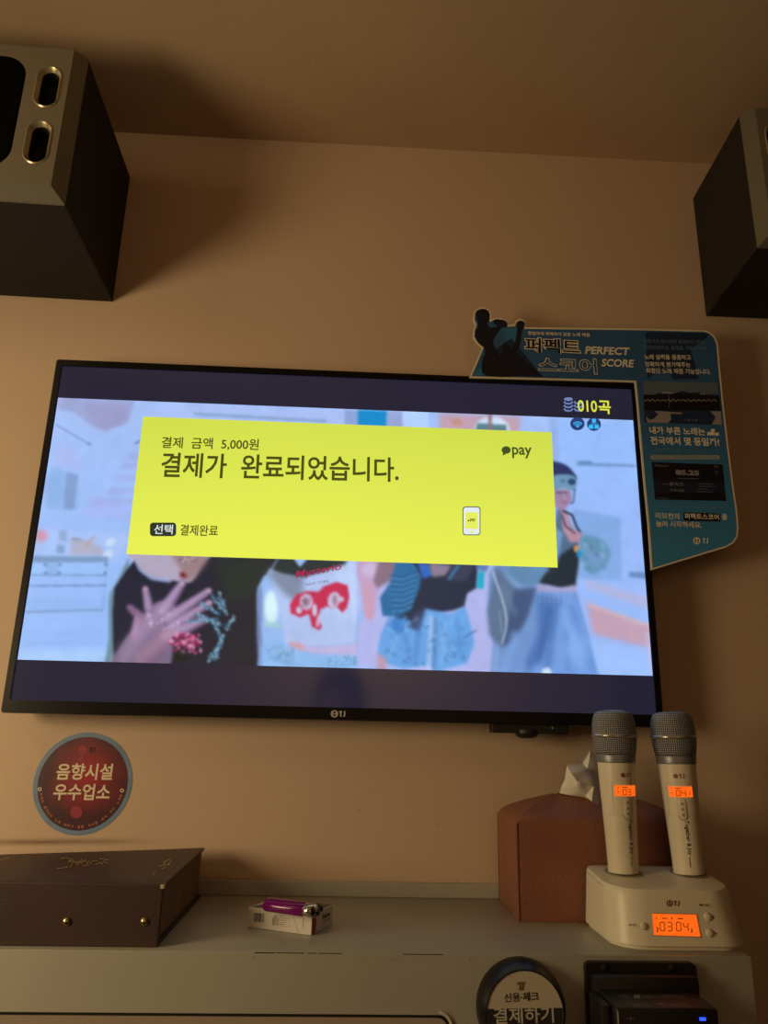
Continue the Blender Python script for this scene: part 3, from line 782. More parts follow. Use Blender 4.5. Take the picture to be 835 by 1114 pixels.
# ================================================================== PROMOTIONAL BOARD ON THE TV CORNER
YB = -0.0655
PB = lambda d=0.0: (lambda px, py: onY(px, py, YB - d))
pts = [(510, 411), (517, 395), (524, 378), (518, 373), (514, 367), (514.6, 359), (516.4, 353), (514, 347.5), (515, 339.5), (519, 335.2), (526, 334), (531.5, 336.5), (534.3, 341.5), (533.8, 348), (537, 346.3), (544, 345.8), (550.5, 349), (553, 353.6), (558.6, 353.2), (560.6, 348.8), (566, 346.6), (571, 349.6), (571.5, 356),
       (692, 357.4), (766, 359.2), (772.5, 361.5), (777.5, 366.5), (780.6, 374), (782.2, 395), (786.5, 438), (791.2, 480), (797.6, 530), (801.7, 557.5), (802.8, 575), (801.8, 584), (797.5, 590.8), (790, 595.3), (748, 608), (708, 620.3), (704.5, 570), (700.5, 530), (696, 480), (692.6, 440), (690.2, 415.8), (620, 413.8)]
ob = [PB()(*q) for q in pts]; ob2 = [(v.x, v.z) for v in ob]
board = empty('promotional_board', (0.5, YB, 1.5), label='blue L-shaped advertising board with cream border fixed over the television top right corner', cat='sign')
from_data('board', *prism_y(ob2, YB, YB + .0028), mat('board_cream', (232, 224, 200), rough=.5), board)


def inset(P, d):
    P = [Vector(p) for p in P]; n = len(P); A = sum(P[i].x * P[(i + 1) % n].y - P[(i + 1) % n].x * P[i].y for i in range(n)); sg = 1 if A > 0 else -1; o = []
    for i in range(n):
        a, b, c = P[i - 1], P[i], P[(i + 1) % n]; e1 = (b - a).normalized(); e2 = (c - b).normalized()
        n1 = Vector((-e1.y, e1.x)) * sg; n2 = Vector((-e2.y, e2.x)) * sg; h = (n1 + n2)
        h = h / max(.55, h.length_squared / 2) / 1.0
        o.append(tuple(b + h * d * .5 * (2 / max(1, 1)) / 1.0 * 1.0 if False else b + h * d / 1.0 * (1 / 1.0) * .5 * 2 / 2 * 1))
    return o


ins = inset(pts, 3.6)


def blue_print():
    m = bpy.data.materials.new('board_print'); m.use_nodes = True; nt = m.node_tree; b = nt.nodes['Principled BSDF']
    g = nt.nodes.new('ShaderNodeNewGeometry'); s = nt.nodes.new('ShaderNodeSeparateXYZ'); nt.links.new(g.outputs['Position'], s.inputs[0])
    mr = nt.nodes.new('ShaderNodeMapRange'); mr.inputs[1].default_value = 1.30; mr.inputs[2].default_value = 1.62; nt.links.new(s.outputs['Z'], mr.inputs[0])
    r = nt.nodes.new('ShaderNodeValToRGB'); r.color_ramp.elements[0].color = lin((66, 150, 205)); r.color_ramp.elements[1].color = lin((50, 96, 146))
    nt.links.new(mr.outputs[0], r.inputs[0]); nt.links.new(r.outputs[0], b.inputs['Base Color']); b.inputs['Roughness'].default_value = .35
    return m


shapes('print', [ins], blue_print(), PB(.0003), board)
NAVY = mat('print_navy', (14, 22, 40), rough=.4); NAVY2 = mat('print_deep_blue', (26, 48, 82), rough=.4); SKY = mat('print_sky', (48, 118, 168), rough=.4)
CRM = mat('print_cream', (238, 234, 218), rough=.5); DIMB = mat('print_pale_blue', (104, 142, 168), rough=.5); GREY = mat('print_grey', (150, 146, 150), rough=.5); SEA = mat('print_sea', (92, 110, 128), rough=.5)
BLKP = mat('print_black', (12, 14, 24), rough=.4)
shapes('print_panel', [([(515, 408.2), (519, 401), (536, 401.5), (536, 409)], 1), ([(545, 356.5), (566, 357), (563, 372), (556, 386)], 1), ([(556, 368), (590, 409.6), (536, 408.6), (524, 390)], 0),
                       ([(702, 361), (770, 362.6), (768, 368), (704, 412)], 0), ([(716, 378), (750, 378), (760, 412), (732, 413)], 0)], [NAVY2, SKY], PB(.0005), board)
# the singer's silhouette with microphone and raised fist
shapes('singer_silhouette', [smooth_closed([(518, 345), (517.6, 340), (520, 337), (526, 336), (530.6, 338.4), (532, 343), (531, 349), (529.5, 353), (533, 356), (538, 356), (541, 354), (537, 352), (536.6, 348.4), (540, 347.2), (548, 348.5), (551.6, 352), (550, 355.5), (545, 357), (541, 362), (536, 372), (544, 388), (556, 398), (562, 409), (528, 408.6), (524, 396), (527.5, 381), (520, 373), (516.4, 366), (517, 359.5), (520, 355.5)], 4).tolist(),
                             smooth_closed([(562, 352), (564.4, 349), (568.6, 349.4), (570.6, 352.6), (569, 357), (566.6, 362), (566, 372), (562, 384), (556, 396), (550, 394), (558, 378), (562, 362)], 4).tolist(),
                             [(548, 372), (590, 409.6), (540, 409)]], NAVY, PB(.0008), board)
lettering('title_shadow_lettering', [('퍼펙트', (569.9, 383.6), (631.8, 386.6), 17.4, .062), ('스코어', (585.2, 405.4), (649.8, 407.4), 17.4, .04)], CRM, PB(.0009), board)
lettering('title_lettering', [('퍼펙트', (571.0, 382.7), (630.8, 385.6), 15.6, .014), ], BLKP, PB(.0012), board)
lettering('title_blue_lettering', [('스코어', (586.0, 404.7), (649.0, 406.7), 16, .008)], mat('title_blue', (40, 84, 132), rough=.4), PB(.0012), board)
lettering('cream_lettering', [
    ('PERFECT', (636, 385), (685.5, 386.6), 8.4, .03, .2), ('SCORE', (654, 398.6), (690, 399.8), 8.4, .03, .2),
    ('정밀하게 파헤쳐서 갖춘 노래 채점', (574, 364.4), (641, 366.4), 4.0, .02),
    ('노래 실력을 꼼꼼하고', (701, 391), (751.5, 391.6), 5.6, .015), ('정확하게 평가해주는', (701.6, 399), (751, 399.6), 5.6, .015), ('최첨단 노래 채점 기능입니다.', (702.6, 406), (773, 407.4), 5.8, .015),
    ('내가 부른 노래는', (706.5, 472), (767, 473.8), 8.2, .025), ('전국에서 몇 등일까?', (707.4, 483.6), (783, 485.6), 9, .025),
    ('리모컨의', (713, 564), (739, 565), 6.4, .015), ('를', (785, 565.4), (791, 565.8), 6.4, .015), ('눌러 시작하세요.', (713.6, 573), (763.4, 574.4), 6.6, .015),
    ], CRM, PB(.0009), board)
shapes('logo_lettering', tj(764, 585.6, 6, 5.6), CRM, PB(.0009), board)
lettering('pale_lettering', [('전문가가 심사하듯 음정부터 박자,', (700, 373.4), (766.4, 374.6), 4.6, .0), ('바이브레이션, 울림음, 내림음까지!', (700.4, 380.2), (769, 381.4), 4.8, .0),
                             ('노래별 전국 순위도 확인할 수 있습니다!', (707.6, 491.4), (781.6, 493.4), 4.4, .0), ('노래하는 즐거움,', (732, 588.6), (751, 589.4), 2.6, .0)], DIMB, PB(.0009), board)
shapes('logo_disc', [disc(757.6, 588.4, 4, 3.9, 20)], CRM, PB(.0009), board)
shapes('logo_strokes', [strip([(756, 586), (756, 591)], .9), strip([(759, 586), (759, 591)], .9), strip([(755, 588), (760, 588)], .7)], NAVY2, PB(.0011), board)
shapes('ranking_icon', [[(769, 470), (773, 470), (773, 473.6), (769, 473.6)], [(773, 466.6), (777, 466.6), (777, 473.8), (773, 473.8)], [(777.4, 470.6), (781.6, 470.6), (781.6, 474), (777.4, 474)]], CRM, PB(.0009), board)
shapes('pill_bar', [rrect(707, 495, 782.6, 500, 2.2, 4)], mat('pill_grey', (150, 156, 160), rough=.5), PB(.0006), board)
lettering('pill_lettering', [('지금 바로 노래방에서 전국 순위 도전', (711, 499.2), (779, 499.6), 3.4, 0)], DIMB, PB(.0008), board)
shapes('rule_line', [strip([(712, 551), (791, 552.4)], .5)], DIMB, PB(.0006), board)
# printed pictures: a waveform chart above a harbour photograph, and the score screen
wl = [(700 + i * 1.5, 435.5 + 1.6 * math.sin(i * 1.7) * (.4 + .6 * math.sin(i * .23) ** 2)) for i in range(54)]
hb = [(699.5, 423 + 0), (705, 421), (712, 424), (722, 419), (730, 425), (742, 418), (748, 424), (760, 420), (770, 424), (780, 421.4)]
shapes('printed_photo', [([(699, 414.6), (780, 416.4), (785, 462.4), (701, 459.6)], 0), ([(699, 414.6), (780, 416.4), (781, 429.4), (770, 429), (761, 426.4), (748, 427), (742, 425), (730, 429), (716, 427.4), (710, 430), (699.6, 428.4)], 1),
                         ([(699.6, 430), (716, 429), (744, 428), (782, 431), (784, 446.6), (700.4, 446)], 2), ([(702, 452), (706, 457), (712, 455), (716, 450), (712, 447), (728, 448), (730, 456), (726, 460.4), (704, 459.6)], 3), ([(772, 447.4), (783.6, 447.4), (785, 462.2), (774, 461.6), (778, 454)], 3), (strip([(720, 427), (731, 427.6)], 1.8), 3), (strip([(761, 428.4), (767, 428.6)], 1.4), 3)],
       [NAVY2, SEA, BLKP, GREY], PB(.0006), board)
shapes('waveform', [strip(wl, .8), strip([(713, 448.6), (741, 449.6)], 1.8), strip([(727.4, 430), (727.6, 444)], .3)], GREY, PB(.0010), board)
lettering('photo_lettering', [('오늘 오늘', (743.6, 457.6), (758.6, 458), 2.2, 0)], GREY, PB(.0010), board)
shapes('score_screen', [([(708.6, 502.6), (785.6, 505.4), (789.4, 545), (712, 543.4)], 0), ([(710.2, 522.6), (787.4, 524.4), (788.4, 536), (711.4, 535.6)], 1)], [BLKP, mat('score_navy', (24, 32, 62), rough=.4)], PB(.0006), board)
lettering('score_lettering', [('85.25', (734.6, 516.6), (760.4, 517.4), 5.6, .05), ('발라드', (728, 528.4), (744, 529), 4, .0), ('동네노래왕', (728.6, 534.6), (744, 535), 2.8, 0), ('퍼펙트스코어', (712, 507.6), (726.4, 508.2), 2.4, 0), ('채점', (776, 508.6), (781, 508.8), 2, 0)], GREY, PB(.0009), board)
shapes('score_rows', [strip([(x0, y0), (x1, y0 + .3)], .7) for x0, x1, y0 in ((759, 775, 526.4), (761, 777, 529), (759, 770, 532), (757, 775, 535), (737, 760, 520.6), (720, 727, 526.6), (777, 781, 513), (777, 781, 515.4), (714, 727, 541.8))], SEA, PB(.0009), board)
shapes('key_plate', [[(743, 557.4), (783, 558.6), (783.4, 567.4), (743.4, 566.6)]], BLKP, PB(.0006), board)
lettering('key_plate_lettering', [('퍼펙트스코어', (744.6, 564.6), (782, 565.8), 6.4, .02)], CRM, PB(.0010), board)

# ================================================================== ROUND WALL STICKER
YW = -0.0006
WPt = lambda d: (lambda px, py: onY(px, py, YW - d))
sc0 = onY(90.2, 851.8, 0)
sk = empty('wall_sticker', (sc0.x, 0, sc0.z), label='round dark red sticker with pale blue rim on the wall below the television', cat='sticker')


def rdisc(name, R, y0, y1, m, dx=0, dz=0):
    n = 64; P = [(sc0.x + dx + R * math.cos(2 * math.pi * i / n), sc0.z + dz + R * math.sin(2 * math.pi * i / n)) for i in range(n)]
    return from_data(name, *prism_y(P, y0, y1), m, sk)


def red_print():
    m = bpy.data.materials.new('sticker_red'); m.use_nodes = True; nt = m.node_tree; b = nt.nodes['Principled BSDF']; b.inputs['Roughness'].default_value = .4
    g = nt.nodes.new('ShaderNodeNewGeometry'); mp = nt.nodes.new('ShaderNodeVectorMath'); mp.operation = 'SUBTRACT'; mp.inputs[1].default_value = (sc0.x + .006, 0, sc0.z + .012)
    nt.links.new(g.outputs['Position'], mp.inputs[0]); ln = nt.nodes.new('ShaderNodeVectorMath'); ln.operation = 'LENGTH'; nt.links.new(mp.outputs[0], ln.inputs[0])
    nz = nt.nodes.new('ShaderNodeTexNoise'); nz.inputs['Scale'].default_value = 22; nt.links.new(g.outputs['Position'], nz.inputs['Vector'])
    mm = nt.nodes.new('ShaderNodeMath'); mm.operation = 'MULTIPLY_ADD'; nt.links.new(nz.outputs['Fac'], mm.inputs[0]); mm.inputs[1].default_value = .045; nt.links.new(ln.outputs['Value'], mm.inputs[2])
    mr = nt.nodes.new('ShaderNodeMapRange'); mr.inputs[1].default_value = .02; mr.inputs[2].default_value = .085; nt.links.new(mm.outputs[0], mr.inputs[0])
    r = nt.nodes.new('ShaderNodeValToRGB'); r.color_ramp.elements[0].color = lin((172, 26, 44)); r.color_ramp.elements[1].color = lin((66, 18, 36)); nt.links.new(mr.outputs[0], r.inputs[0])
    nt.links.new(r.outputs[0], b.inputs['Base Color']); return m


rdisc('rim', .0722, YW, 0, mat('sticker_rim', (112, 138, 172), rough=.4, vary=(30, .12)))
rdisc('face', .0655, YW - .0004, YW, red_print())
stp = WPt(.0007)
PINK = mat('sticker_pink', (150, 42, 60), rough=.5); BEIG = mat('sticker_beige', (226, 214, 186), rough=.5); DRED = mat('sticker_black', (40, 14, 24), rough=.5)
shapes('bokeh_spot', [disc(90, 816, 4.8), disc(88.8, 826, 3.2), disc(83, 883.6, 6.6)], PINK, stp, sk)
lettering('sticker_lettering', [('음향시설', (60.5, 848.4), (121.5, 848.6), 18, .022, .04), ('우수업소', (57, 870.4), (118.6, 870.8), 18, .022, .04)], BEIG, WPt(.0010), sk)
shapes('logo_lettering', tj(97, 812.8, 5.6, 6.2), DRED, WPt(.0010), sk)
shapes('rim_dot', ringpoly(43.2, 858.6, 1.2, 2.2, n=12) + ringpoly(132.6, 860, 1.2, 2.2, n=12), BEIG, stp, sk)
# small lettering running round the lower edge
arc = '신뢰와 품격있는 노래 반주기 음향 시스템 설치 우수 노래방'
V_, F_ = [], []
for i, ch in enumerate(arc):
    if ch == ' ': continue
    th = math.radians(196 + (344 - 196) * i / (len(arc) - 1)); v, f = glyphs(ch, .01)
    if not len(v): continue
    s_ = .0045; R_ = .0605; o_ = len(V_)
    for x_, z_ in (v - v.max(0) / 2) * s_:
        r_ = R_ - z_; a_ = th + x_ / R_
        V_.append((sc0.x + r_ * math.cos(a_), YW - .0008, sc0.z + r_ * math.sin(a_)))
    F_ += [tuple(j + o_ for j in t) for t in f]
from_data('arc_lettering', V_, F_, mat('sticker_arc', (206, 130, 100), rough=.5), sk)

# ================================================================== LOUDSPEAKERS
SILV = mat('speaker_silver', (124, 119, 104), rough=.45, metal=.3, bump=(500, .05, .0005)); SPKB = mat('speaker_vinyl', (40, 36, 35), rough=.7, spec=.25, bump=(350, .12, .0006))
SPKD = mat('speaker_dark', (6, 6, 8), rough=.85); RIMM = mat('port_rim', (176, 164, 136), rough=.3, metal=.5); GRLM = mat('grille_cloth', (7, 8, 12), rough=1.0, spec=.05, bump=(900, .5, .001))
BRK = mat('bracket_steel', (24, 24, 28), rough=.5, metal=.5)


def stadium(cx, cz, hw, hh, n=10):
    p = []
    for i in range(n + 1): a = math.pi * i / n; p.append((cx + hw * math.cos(a), cz + hh - hw + hw * math.sin(a)))
    for i in range(n + 1): a = math.pi + math.pi * i / n; p.append((cx + hw * math.cos(a), cz - hh + hw + hw * math.sin(a)))
    return p


def plate_with_holes(outer, holes, y):
    """flat front at plane y with real openings"""
    from mathutils.geometry import tessellate_polygon
    loops = [[Vector((a, b, 0)) for a, b in outer]] + [[Vector((a, b, 0)) for a, b in h] for h in holes]
    flat = [v for l in loops for v in l]; tri = tessellate_polygon(loops)
    bm = bmesh.new(); vs = [bm.verts.new((v.x, y, v.y)) for v in flat]
    for t in tri:
        try: bm.faces.new([vs[i] for i in t])
        except ValueError: pass
    return bm


def make_speaker(loc, rot, label, W, D, H, fb, mirror):
    """origin: middle of the back bottom edge; front faces -Y"""
    r = empty('loudspeaker', loc, rot, label, 'loudspeaker', 'wall loudspeakers')
    mx = root_matrix(r)
    hw = W / 2

    def put_(name, bm, m, par=r, auto=None):
        return from_bm(name, bm, m, par, world=False, auto=auto)
    put_('enclosure', loft_bm([[(-hw, -.006, 0), (hw, -.006, 0), (hw, -.006, H), (-hw, -.006, H)], [(-hw, -D, 0), (hw, -D, 0), (hw, -D, H), (-hw, -D, H)]]), SPKB)
    # silver baffle: chamfered frame and a front with real openings
    t, c = .026, fb
    A = [(-hw, 0), (hw, 0), (hw, H), (-hw, H)]
    B = [(-hw + c, c), (hw - c, c), (hw - c, H - c * .6), (-hw + c, H - c * .6)]
    y0, y1 = -D, -D - t
    bm = loft_bm([[(a, y0, b) for a, b in A], [(a, y0 - .004, b) for a, b in A], [(a, y1, b) for a, b in B]], capb=True, capt=False)
    sx = hw - c - .0285; zc_ = H / 2 + .002
    holes = []; ports = []
    for s in (-1, 1):
        for q in (-1, 1):
            ports.append((s * sx, zc_ + q * .050)); holes.append(stadium(s * sx, zc_ + q * .050, .0185, .0375))
    gr = rrect(-sx + .0345, c + .024, sx - .0345, H - c * .6 - .022, .035, 8)
    holes.append(gr)
    add_bm(bm, plate_with_holes(B, holes, y1))
    put_('baffle', bm, SILV)
    for (px_, pz_) in ports:
        rings = [[(a, y1 - .0005, b) for a, b in stadium(px_, pz_, .0190, .0380)], [(a, y1 - .0022, b) for a, b in stadium(px_, pz_, .0172, .0362)],
                 [(a, y1 + .0005, b) for a, b in stadium(px_, pz_, .0148, .0338)], [(a, y1 + .0045, b) for a, b in stadium(px_, pz_, .0125, .0315)]]
        pr = put_('bass_port', loft_bm(rings, capb=False, capt=False), RIMM, auto=50)
        rings = [[(a, y1 + .0044, b) for a, b in stadium(px_, pz_, .0126, .0316)], [(a, y1 + .0230, b) for a, b in stadium(px_, pz_, .0122, .0312)]]
        put_('port_opening', loft_bm(rings, capb=False), SPKD, pr)
    gi = [(a * .985, (b - H / 2) * .985 + H / 2) for a, b in gr]
    rings = [[(a, y1 + .020, b) for a, b in gr], [(a, y1 + .0025, b) for a, b in gr], [(a * .97, y1 + .0005, (b - H / 2) * .95 + H / 2) for a, b in gr]]
    put_('grille', loft_bm(rings), GRLM)
    # wall bracket behind
    bm = box_bm((-.06, -.008, H * .25), (.06, 0, H * .75), .001); put_('wall_bracket', bm, BRK)
    return r


LH = .266
spl = make_speaker((-.43 - .21, 0, 1.801), (0, 0, math.radians(1.6)), 'silver-fronted black loudspeaker at the left with oval bass ports showing', .42, .262, LH, .013, False)
spr = make_speaker((.651 + .21, 0, 1.826), (0, math.radians(0), math.radians(-3.5)), 'dark loudspeaker high on the wall at the right edge, cut by the frame', .42, .216, .258, .013, True)
# cable coil lying on top of the left speaker
pc = onY(0, 47, -.255)
cpts = [(-.575 + .042 * math.cos(a) - .02, -.2 + .04 * math.sin(a), 1.801 + LH + .006 + .0035 * (a / 6.28)) for a in np.linspace(0, 6.28 * 2.6, 60)]
o = from_bm('cable_coil', tube_bm(cpts, .0055, 8), mat('cable_blue', (26, 26, 52), rough=.5), None, auto=60)
tag(o, 'dark blue cable coiled on top of the left loudspeaker', 'cable')

# ================================================================== SONG BOOK
LEA = mat('book_leather', (64, 44, 40), rough=.5, bump=(420, .3, .0008), vary=(20, .12)); PAGE = mat('book_pages', (126, 98, 72), rough=.9, vary=(60, .15)); GOLD = mat('gold_foil', (206, 176, 118), rough=.5, metal=0.0)
BLKC = mat('back_board', (20, 18, 20), rough=.6)
bx0, bx1, by0, by1 = -.475, -.1835, -.2795, -.034
bk = empty('song_book', ((bx0 + bx1) / 2, (by0 + by1) / 2, ZC), label='thick dark brown leather ring-bound song book lying spine outward on the cabinet', cat='book')
bh = .0612
# spine board
bm = box_bm((bx0, by0, ZC + .0002), (bx1, by0 + .0042, ZC + bh + .0022), .0017, 3)
from_bm('spine', bm, LEA, bk)
# bottom cover and lifted top cover (slightly bowed)
bm = box_bm((bx0, by0 + .003, ZC + .0002), (bx1 - .001, by1 + .008, ZC + .0042), .001); from_bm('back_cover', bm, BLKC, bk)
rows = []
nxx, nyy = 18, 10
top, bot = [], []
for j in range(nyy + 1):
    for i in range(nxx + 1):
        u_, v_ = i / nxx, j / nyy
        x_ = bx0 + (bx1 - bx0) * u_; y_ = by0 + .0026 + (by1 - by0 - .0026) * v_; z_ = ZC + bh + .0010 + .0010 * math.sin(u_ * 3.1) * v_ - .010 * (1 - u_) * v_ + .0035 * v_ * u_ ** 3
        if v_ == 0: z_ -= .0006
        top.append((x_, y_, z_)); bot.append((x_, y_, z_ - .0034))
V_ = top + bot; K = len(top); F_ = []
for j in range(nyy):
    for i in range(nxx):
        a_ = j * (nxx + 1) + i; F_ += [(a_, a_ + 1, a_ + nxx + 2, a_ + nxx + 1), (K + a_, K + a_ + nxx + 1, K + a_ + nxx + 2, K + a_ + 1)]
edge = [i for i in range(nxx + 1)] + [j * (nxx + 1) + nxx for j in range(1, nyy + 1)] + [nyy * (nxx + 1) + i for i in range(nxx - 1, -1, -1)] + [j * (nxx + 1) for j in range(nyy - 1, 0, -1)]
for a_, b_ in zip(edge, edge[1:] + edge[:1]): F_.append((a_, K + a_, K + b_, b_))
cov = from_data('front_cover', V_, F_, LEA, bk, smooth=False)
# page block
bm = loft_bm([[(bx0 + .006, by0 + .012, ZC + .0044), (bx1 - .005, by0 + .012, ZC + .0044), (bx1 - .005, by1 + .003, ZC + .0044), (bx0 + .006, by1 + .003, ZC + .0044)],
              [(bx0 + .006, by0 + .006, ZC + bh - .0032), (bx1 - .004, by0 + .006, ZC + bh - .0032), (bx1 - .003, by1 - .002, ZC + bh - .0012), (bx0 + .006, by1 - .002, ZC + bh - .0132)]])
from_bm('page_block', bm, PAGE, bk)
for xx_, nm in ((72.5, 0), (157, 0)):
    q = onY(xx_, 1002.5, by0)
    bm = lathe_bm([(.0047, 0), (.0047, .0006), (.0038, .0022), (.0020, .0032), (.0004, .0035)], 20)
    bm.transform(Matrix.Translation((q.x, by0 + .0002, q.z)) @ Matrix.Rotation(math.radians(90), 4, 'X'))
    from_bm('rivet', bm, mat('rivet_brass', (196, 180, 140), rough=.25, metal=1), bk, auto=50)
# metal corner, stitched edge
bm = box_bm((bx1 - .0035, by0 - .0006, ZC + bh - .003), (bx1 + .0008, by0 + .006, ZC + bh + .0014), .0006); from_bm('corner_cap', bm, mat('corner_worn', (190, 176, 140), rough=.5), bk)
bm = bmesh.new()
for k_ in range(14):
    z_ = ZC + .004 + k_ * .004; box_bm((bx1 - .0085, by0 - .0004, z_), (bx1 - .0078, by0 + .0004, z_ + .0024), 0, bm=bm)
from_bm('stitching', bm, mat('stitch_thread', (92, 74, 60), rough=.8), bk)
CVZ = lambda px, py: onZ(px, py, ZC + bh + .0022)


def on_cover(px, py):
    v = onZ(px, py, ZC + bh - .0006)
    for _ in range(4):
        u_ = (v.x - bx0) / (bx1 - bx0); v_ = (v.y - by0) / (by1 - by0)
        z_ = ZC + bh + .0014 + .0010 * math.sin(u_ * 3.1) * v_ - .010 * (1 - u_) * v_ + .0035 * v_ * max(u_, 0) ** 3 + .0003
        v = onZ(px, py, z_)
    return v


scr = []
for a_ in ([(66, 934), (72, 933), (78, 935)], [(61, 945), (70, 944), (74, 943)], [(74, 938), (80, 934), (78, 941), (76, 943)], [(82, 940), (86, 935), (84, 942)], [(88, 937), (94, 937)], [(95, 940), (97, 935), (99, 940)], [(100, 937), (106, 936)], [(104, 941), (108, 938), (112, 940)], [(108, 934), (118, 935.6)], [(112, 937), (117, 939)], [(90, 942), (97, 941)], [(74, 936), (88, 939), (94, 934)], [(86, 938), (90, 934)],
           [(178, 938), (184, 935), (187, 937)], [(172, 943), (178, 941), (185, 940)], [(178, 941), (180, 937)], [(182, 942), (185, 937)], [(176, 945), (180, 943)], [(166, 951), (169, 949)], [(0, 936), (6, 933.6), (10, 932.8)]):
    scr.append(strip(a_, .55))
shapes('gold_script', scr, GOLD, on_cover, cov)

# ================================================================== CIGARETTE PACK AND LIGHTER
p1, p2 = onZ(269, 1009, ZC), onZ(338, 1018, ZC); ang = math.atan2(p2.y - p1.y, p2.x - p1.x)
PKL, PKW, PKH = .0855, .0585, .0222
pk = empty('cigarette_pack', p1, (0, 0, ang), 'white cigarette pack lying on the cabinet under a purple lighter', 'cigarette pack')
PKM = mat('pack_white', (214, 208, 198), rough=.4); PKI = mat('pack_ink', (58, 54, 56), rough=.5); PKR = mat('pack_red', (150, 26, 44), rough=.4)
from_bm('carton', box_bm((0, 0, .0002), (PKL, PKW, PKH), .0007), PKM, pk, world=False)


def lq(name, polys, m, fn, par=pk):
    V, F = [], []
    for p_ in polys:
        v, f = fill_poly(p_, fn); o_ = len(V); V += v; F += [tuple(i + o_ for i in t) for t in f]
    return from_data(name, V, F, m, par, world=False)


fr = lambda q: (q[0], -.0002, q[1])
sd = lambda q: (PKL + .0002, q[0], q[1])
tpf = lambda q: (q[0], q[1], PKH + .0002)
bars = []; x_ = .0085
while x_ < .022:
    wd = random.choice((.0004, .0007, .0011)); bars.append([(x_, .0075), (x_ + wd, .0075), (x_ + wd, .0170), (x_, .0170)]); x_ += wd + random.choice((.0004, .0006, .0009))
lq('barcode', bars, PKI, fr)
ink = [[(.067 + .0000, .0222), (.0675, .0222), (.0735, .0005), (.0730, .0005)][0:4]]
ink = [strip([(.0590, .0221), (.0690, .0008)], .0003)]
for k_ in range(7): ink.append(strip([(.0340 + k_ * .0011, .006), (.0340 + k_ * .0011, .006 + random.uniform(.008, .0125))], .00025 if k_ > 2 else .0004))
for k_ in range(5): ink.append(strip([(.0425, .0082 + k_ * .0022), (.0425 + random.uniform(.006, .0115), .0082 + k_ * .0022)], .0004))
ink += [strip([(.0420, .0062), (.0562, .0062), (.0562, .0195), (.0420, .0195), (.0420, .0062)], .0002)]
for k_ in range(5): ink.append(strip([(.0745, .0060 + k_ * .0024), (.0745, .0076 + k_ * .0024)], .0008))
lq('printed_notes', ink, PKI, fr)
v, f = glyphs('ESSE', .04, .2)
lq('red_band', [[(.0006, .0012), (.0105, .0012), (.0120, .010), (.0105, .0190), (.0006, .0212)]], PKR, sd)
gl, gf = glyphs('Release', .03, .2); s_ = .022 / gl[:, 0].max()
from_data('side_lettering', [(PKL + .0003, .028 + a * s_, .0115 + b * s_) for a, b in gl], gf, PKI, pk, world=False)
lq('side_notes', [strip([(.030, .0085), (.050, .0085)], .0008)], PKI, sd)
lq('warning_picture', [[(.0015, .002), (PKL - .0012, .001), (PKL - .0012, PKW - .0015), (.030, PKW - .0015), (.012, PKW * .6)]], mat('pack_dark_print', (44, 26, 50), rough=.35), tpf)
lq('tinted_picture_patch', [[(.020, .004), (.040, .0035), (.044, .018), (.024, .022)], [(.045, .0035), (.058, .003), (.062, .018), (.050, .02)]], mat('pack_shadow_tinted_print', (150, 96, 150), rough=.35), lambda q: (q[0], q[1], PKH + .0004))  # picture areas with the lighter's purple shadow tint painted into their colour
# lighter
la, lb = onZ(290, 984, ZC + PKH + .008), onZ(341, 991, ZC + PKH + .008)
lang = math.atan2(lb.y - la.y, lb.x - la.x)
lt = empty('lighter', (la.x, la.y, ZC + PKH + .0006), (0, 0, lang), 'translucent purple disposable lighter lying on the cigarette pack', 'lighter')
PUR = bpy.data.materials.new('purple_plastic'); PUR.use_nodes = True; b_ = PUR.node_tree.nodes['Principled BSDF']
b_.inputs['Base Color'].default_value = lin((146, 26, 140)); b_.inputs['Roughness'].default_value = .1; b_.inputs['Transmission Weight'].default_value = .55; b_.inputs['IOR'].default_value = 1.4
LL = .054


def ellring(x_, ry, rz, n=24, zc=.0078): return [(x_, ry * math.cos(2 * math.pi * i / n), zc + rz * math.sin(2 * math.pi * i / n)) for i in range(n)]


from_bm('fuel_body', loft_bm([ellring(0, .0085, .0056), ellring(.0012, .0105, .0072), ellring(.004, .0112, .0076), ellring(LL - .002, .0112, .0076), ellring(LL, .0105, .0070)]), PUR, lt, world=False, auto=40)
CHR = mat('lighter_chrome', (210, 205, 190), rough=.15, metal=1); LBK = mat('lighter_black', (16, 15, 17), rough=.35)
from_bm('metal_hood', loft_bm([ellring(LL, .0102, .0068), ellring(LL + .0006, .0106, .0072), ellring(LL + .0105, .0106, .0072), ellring(LL + .0115, .0098, .0064)]), CHR, lt, world=False, auto=40)
bm = lathe_bm([(.0026, -.0034), (.0042, -.003), (.0042, .003), (.0026, .0034)], 22); bm.transform(Matrix.Translation((LL + .0140, -.001, .0112)) @ Matrix.Rotation(math.radians(90), 4, 'X'))
from_bm('spark_wheel', bm, mat('wheel_steel', (90, 86, 80), rough=.4, metal=.8), lt, world=False, auto=40)
bm = box_bm((LL + .009, -.0048, .0030), (LL + .0165, .0048, .0062), .0012); box_bm((LL + .004, .004, .006), (LL + .018, .0096, .0125), .002, bm=bm)
from_bm('gas_lever', bm, LBK, lt, world=False)

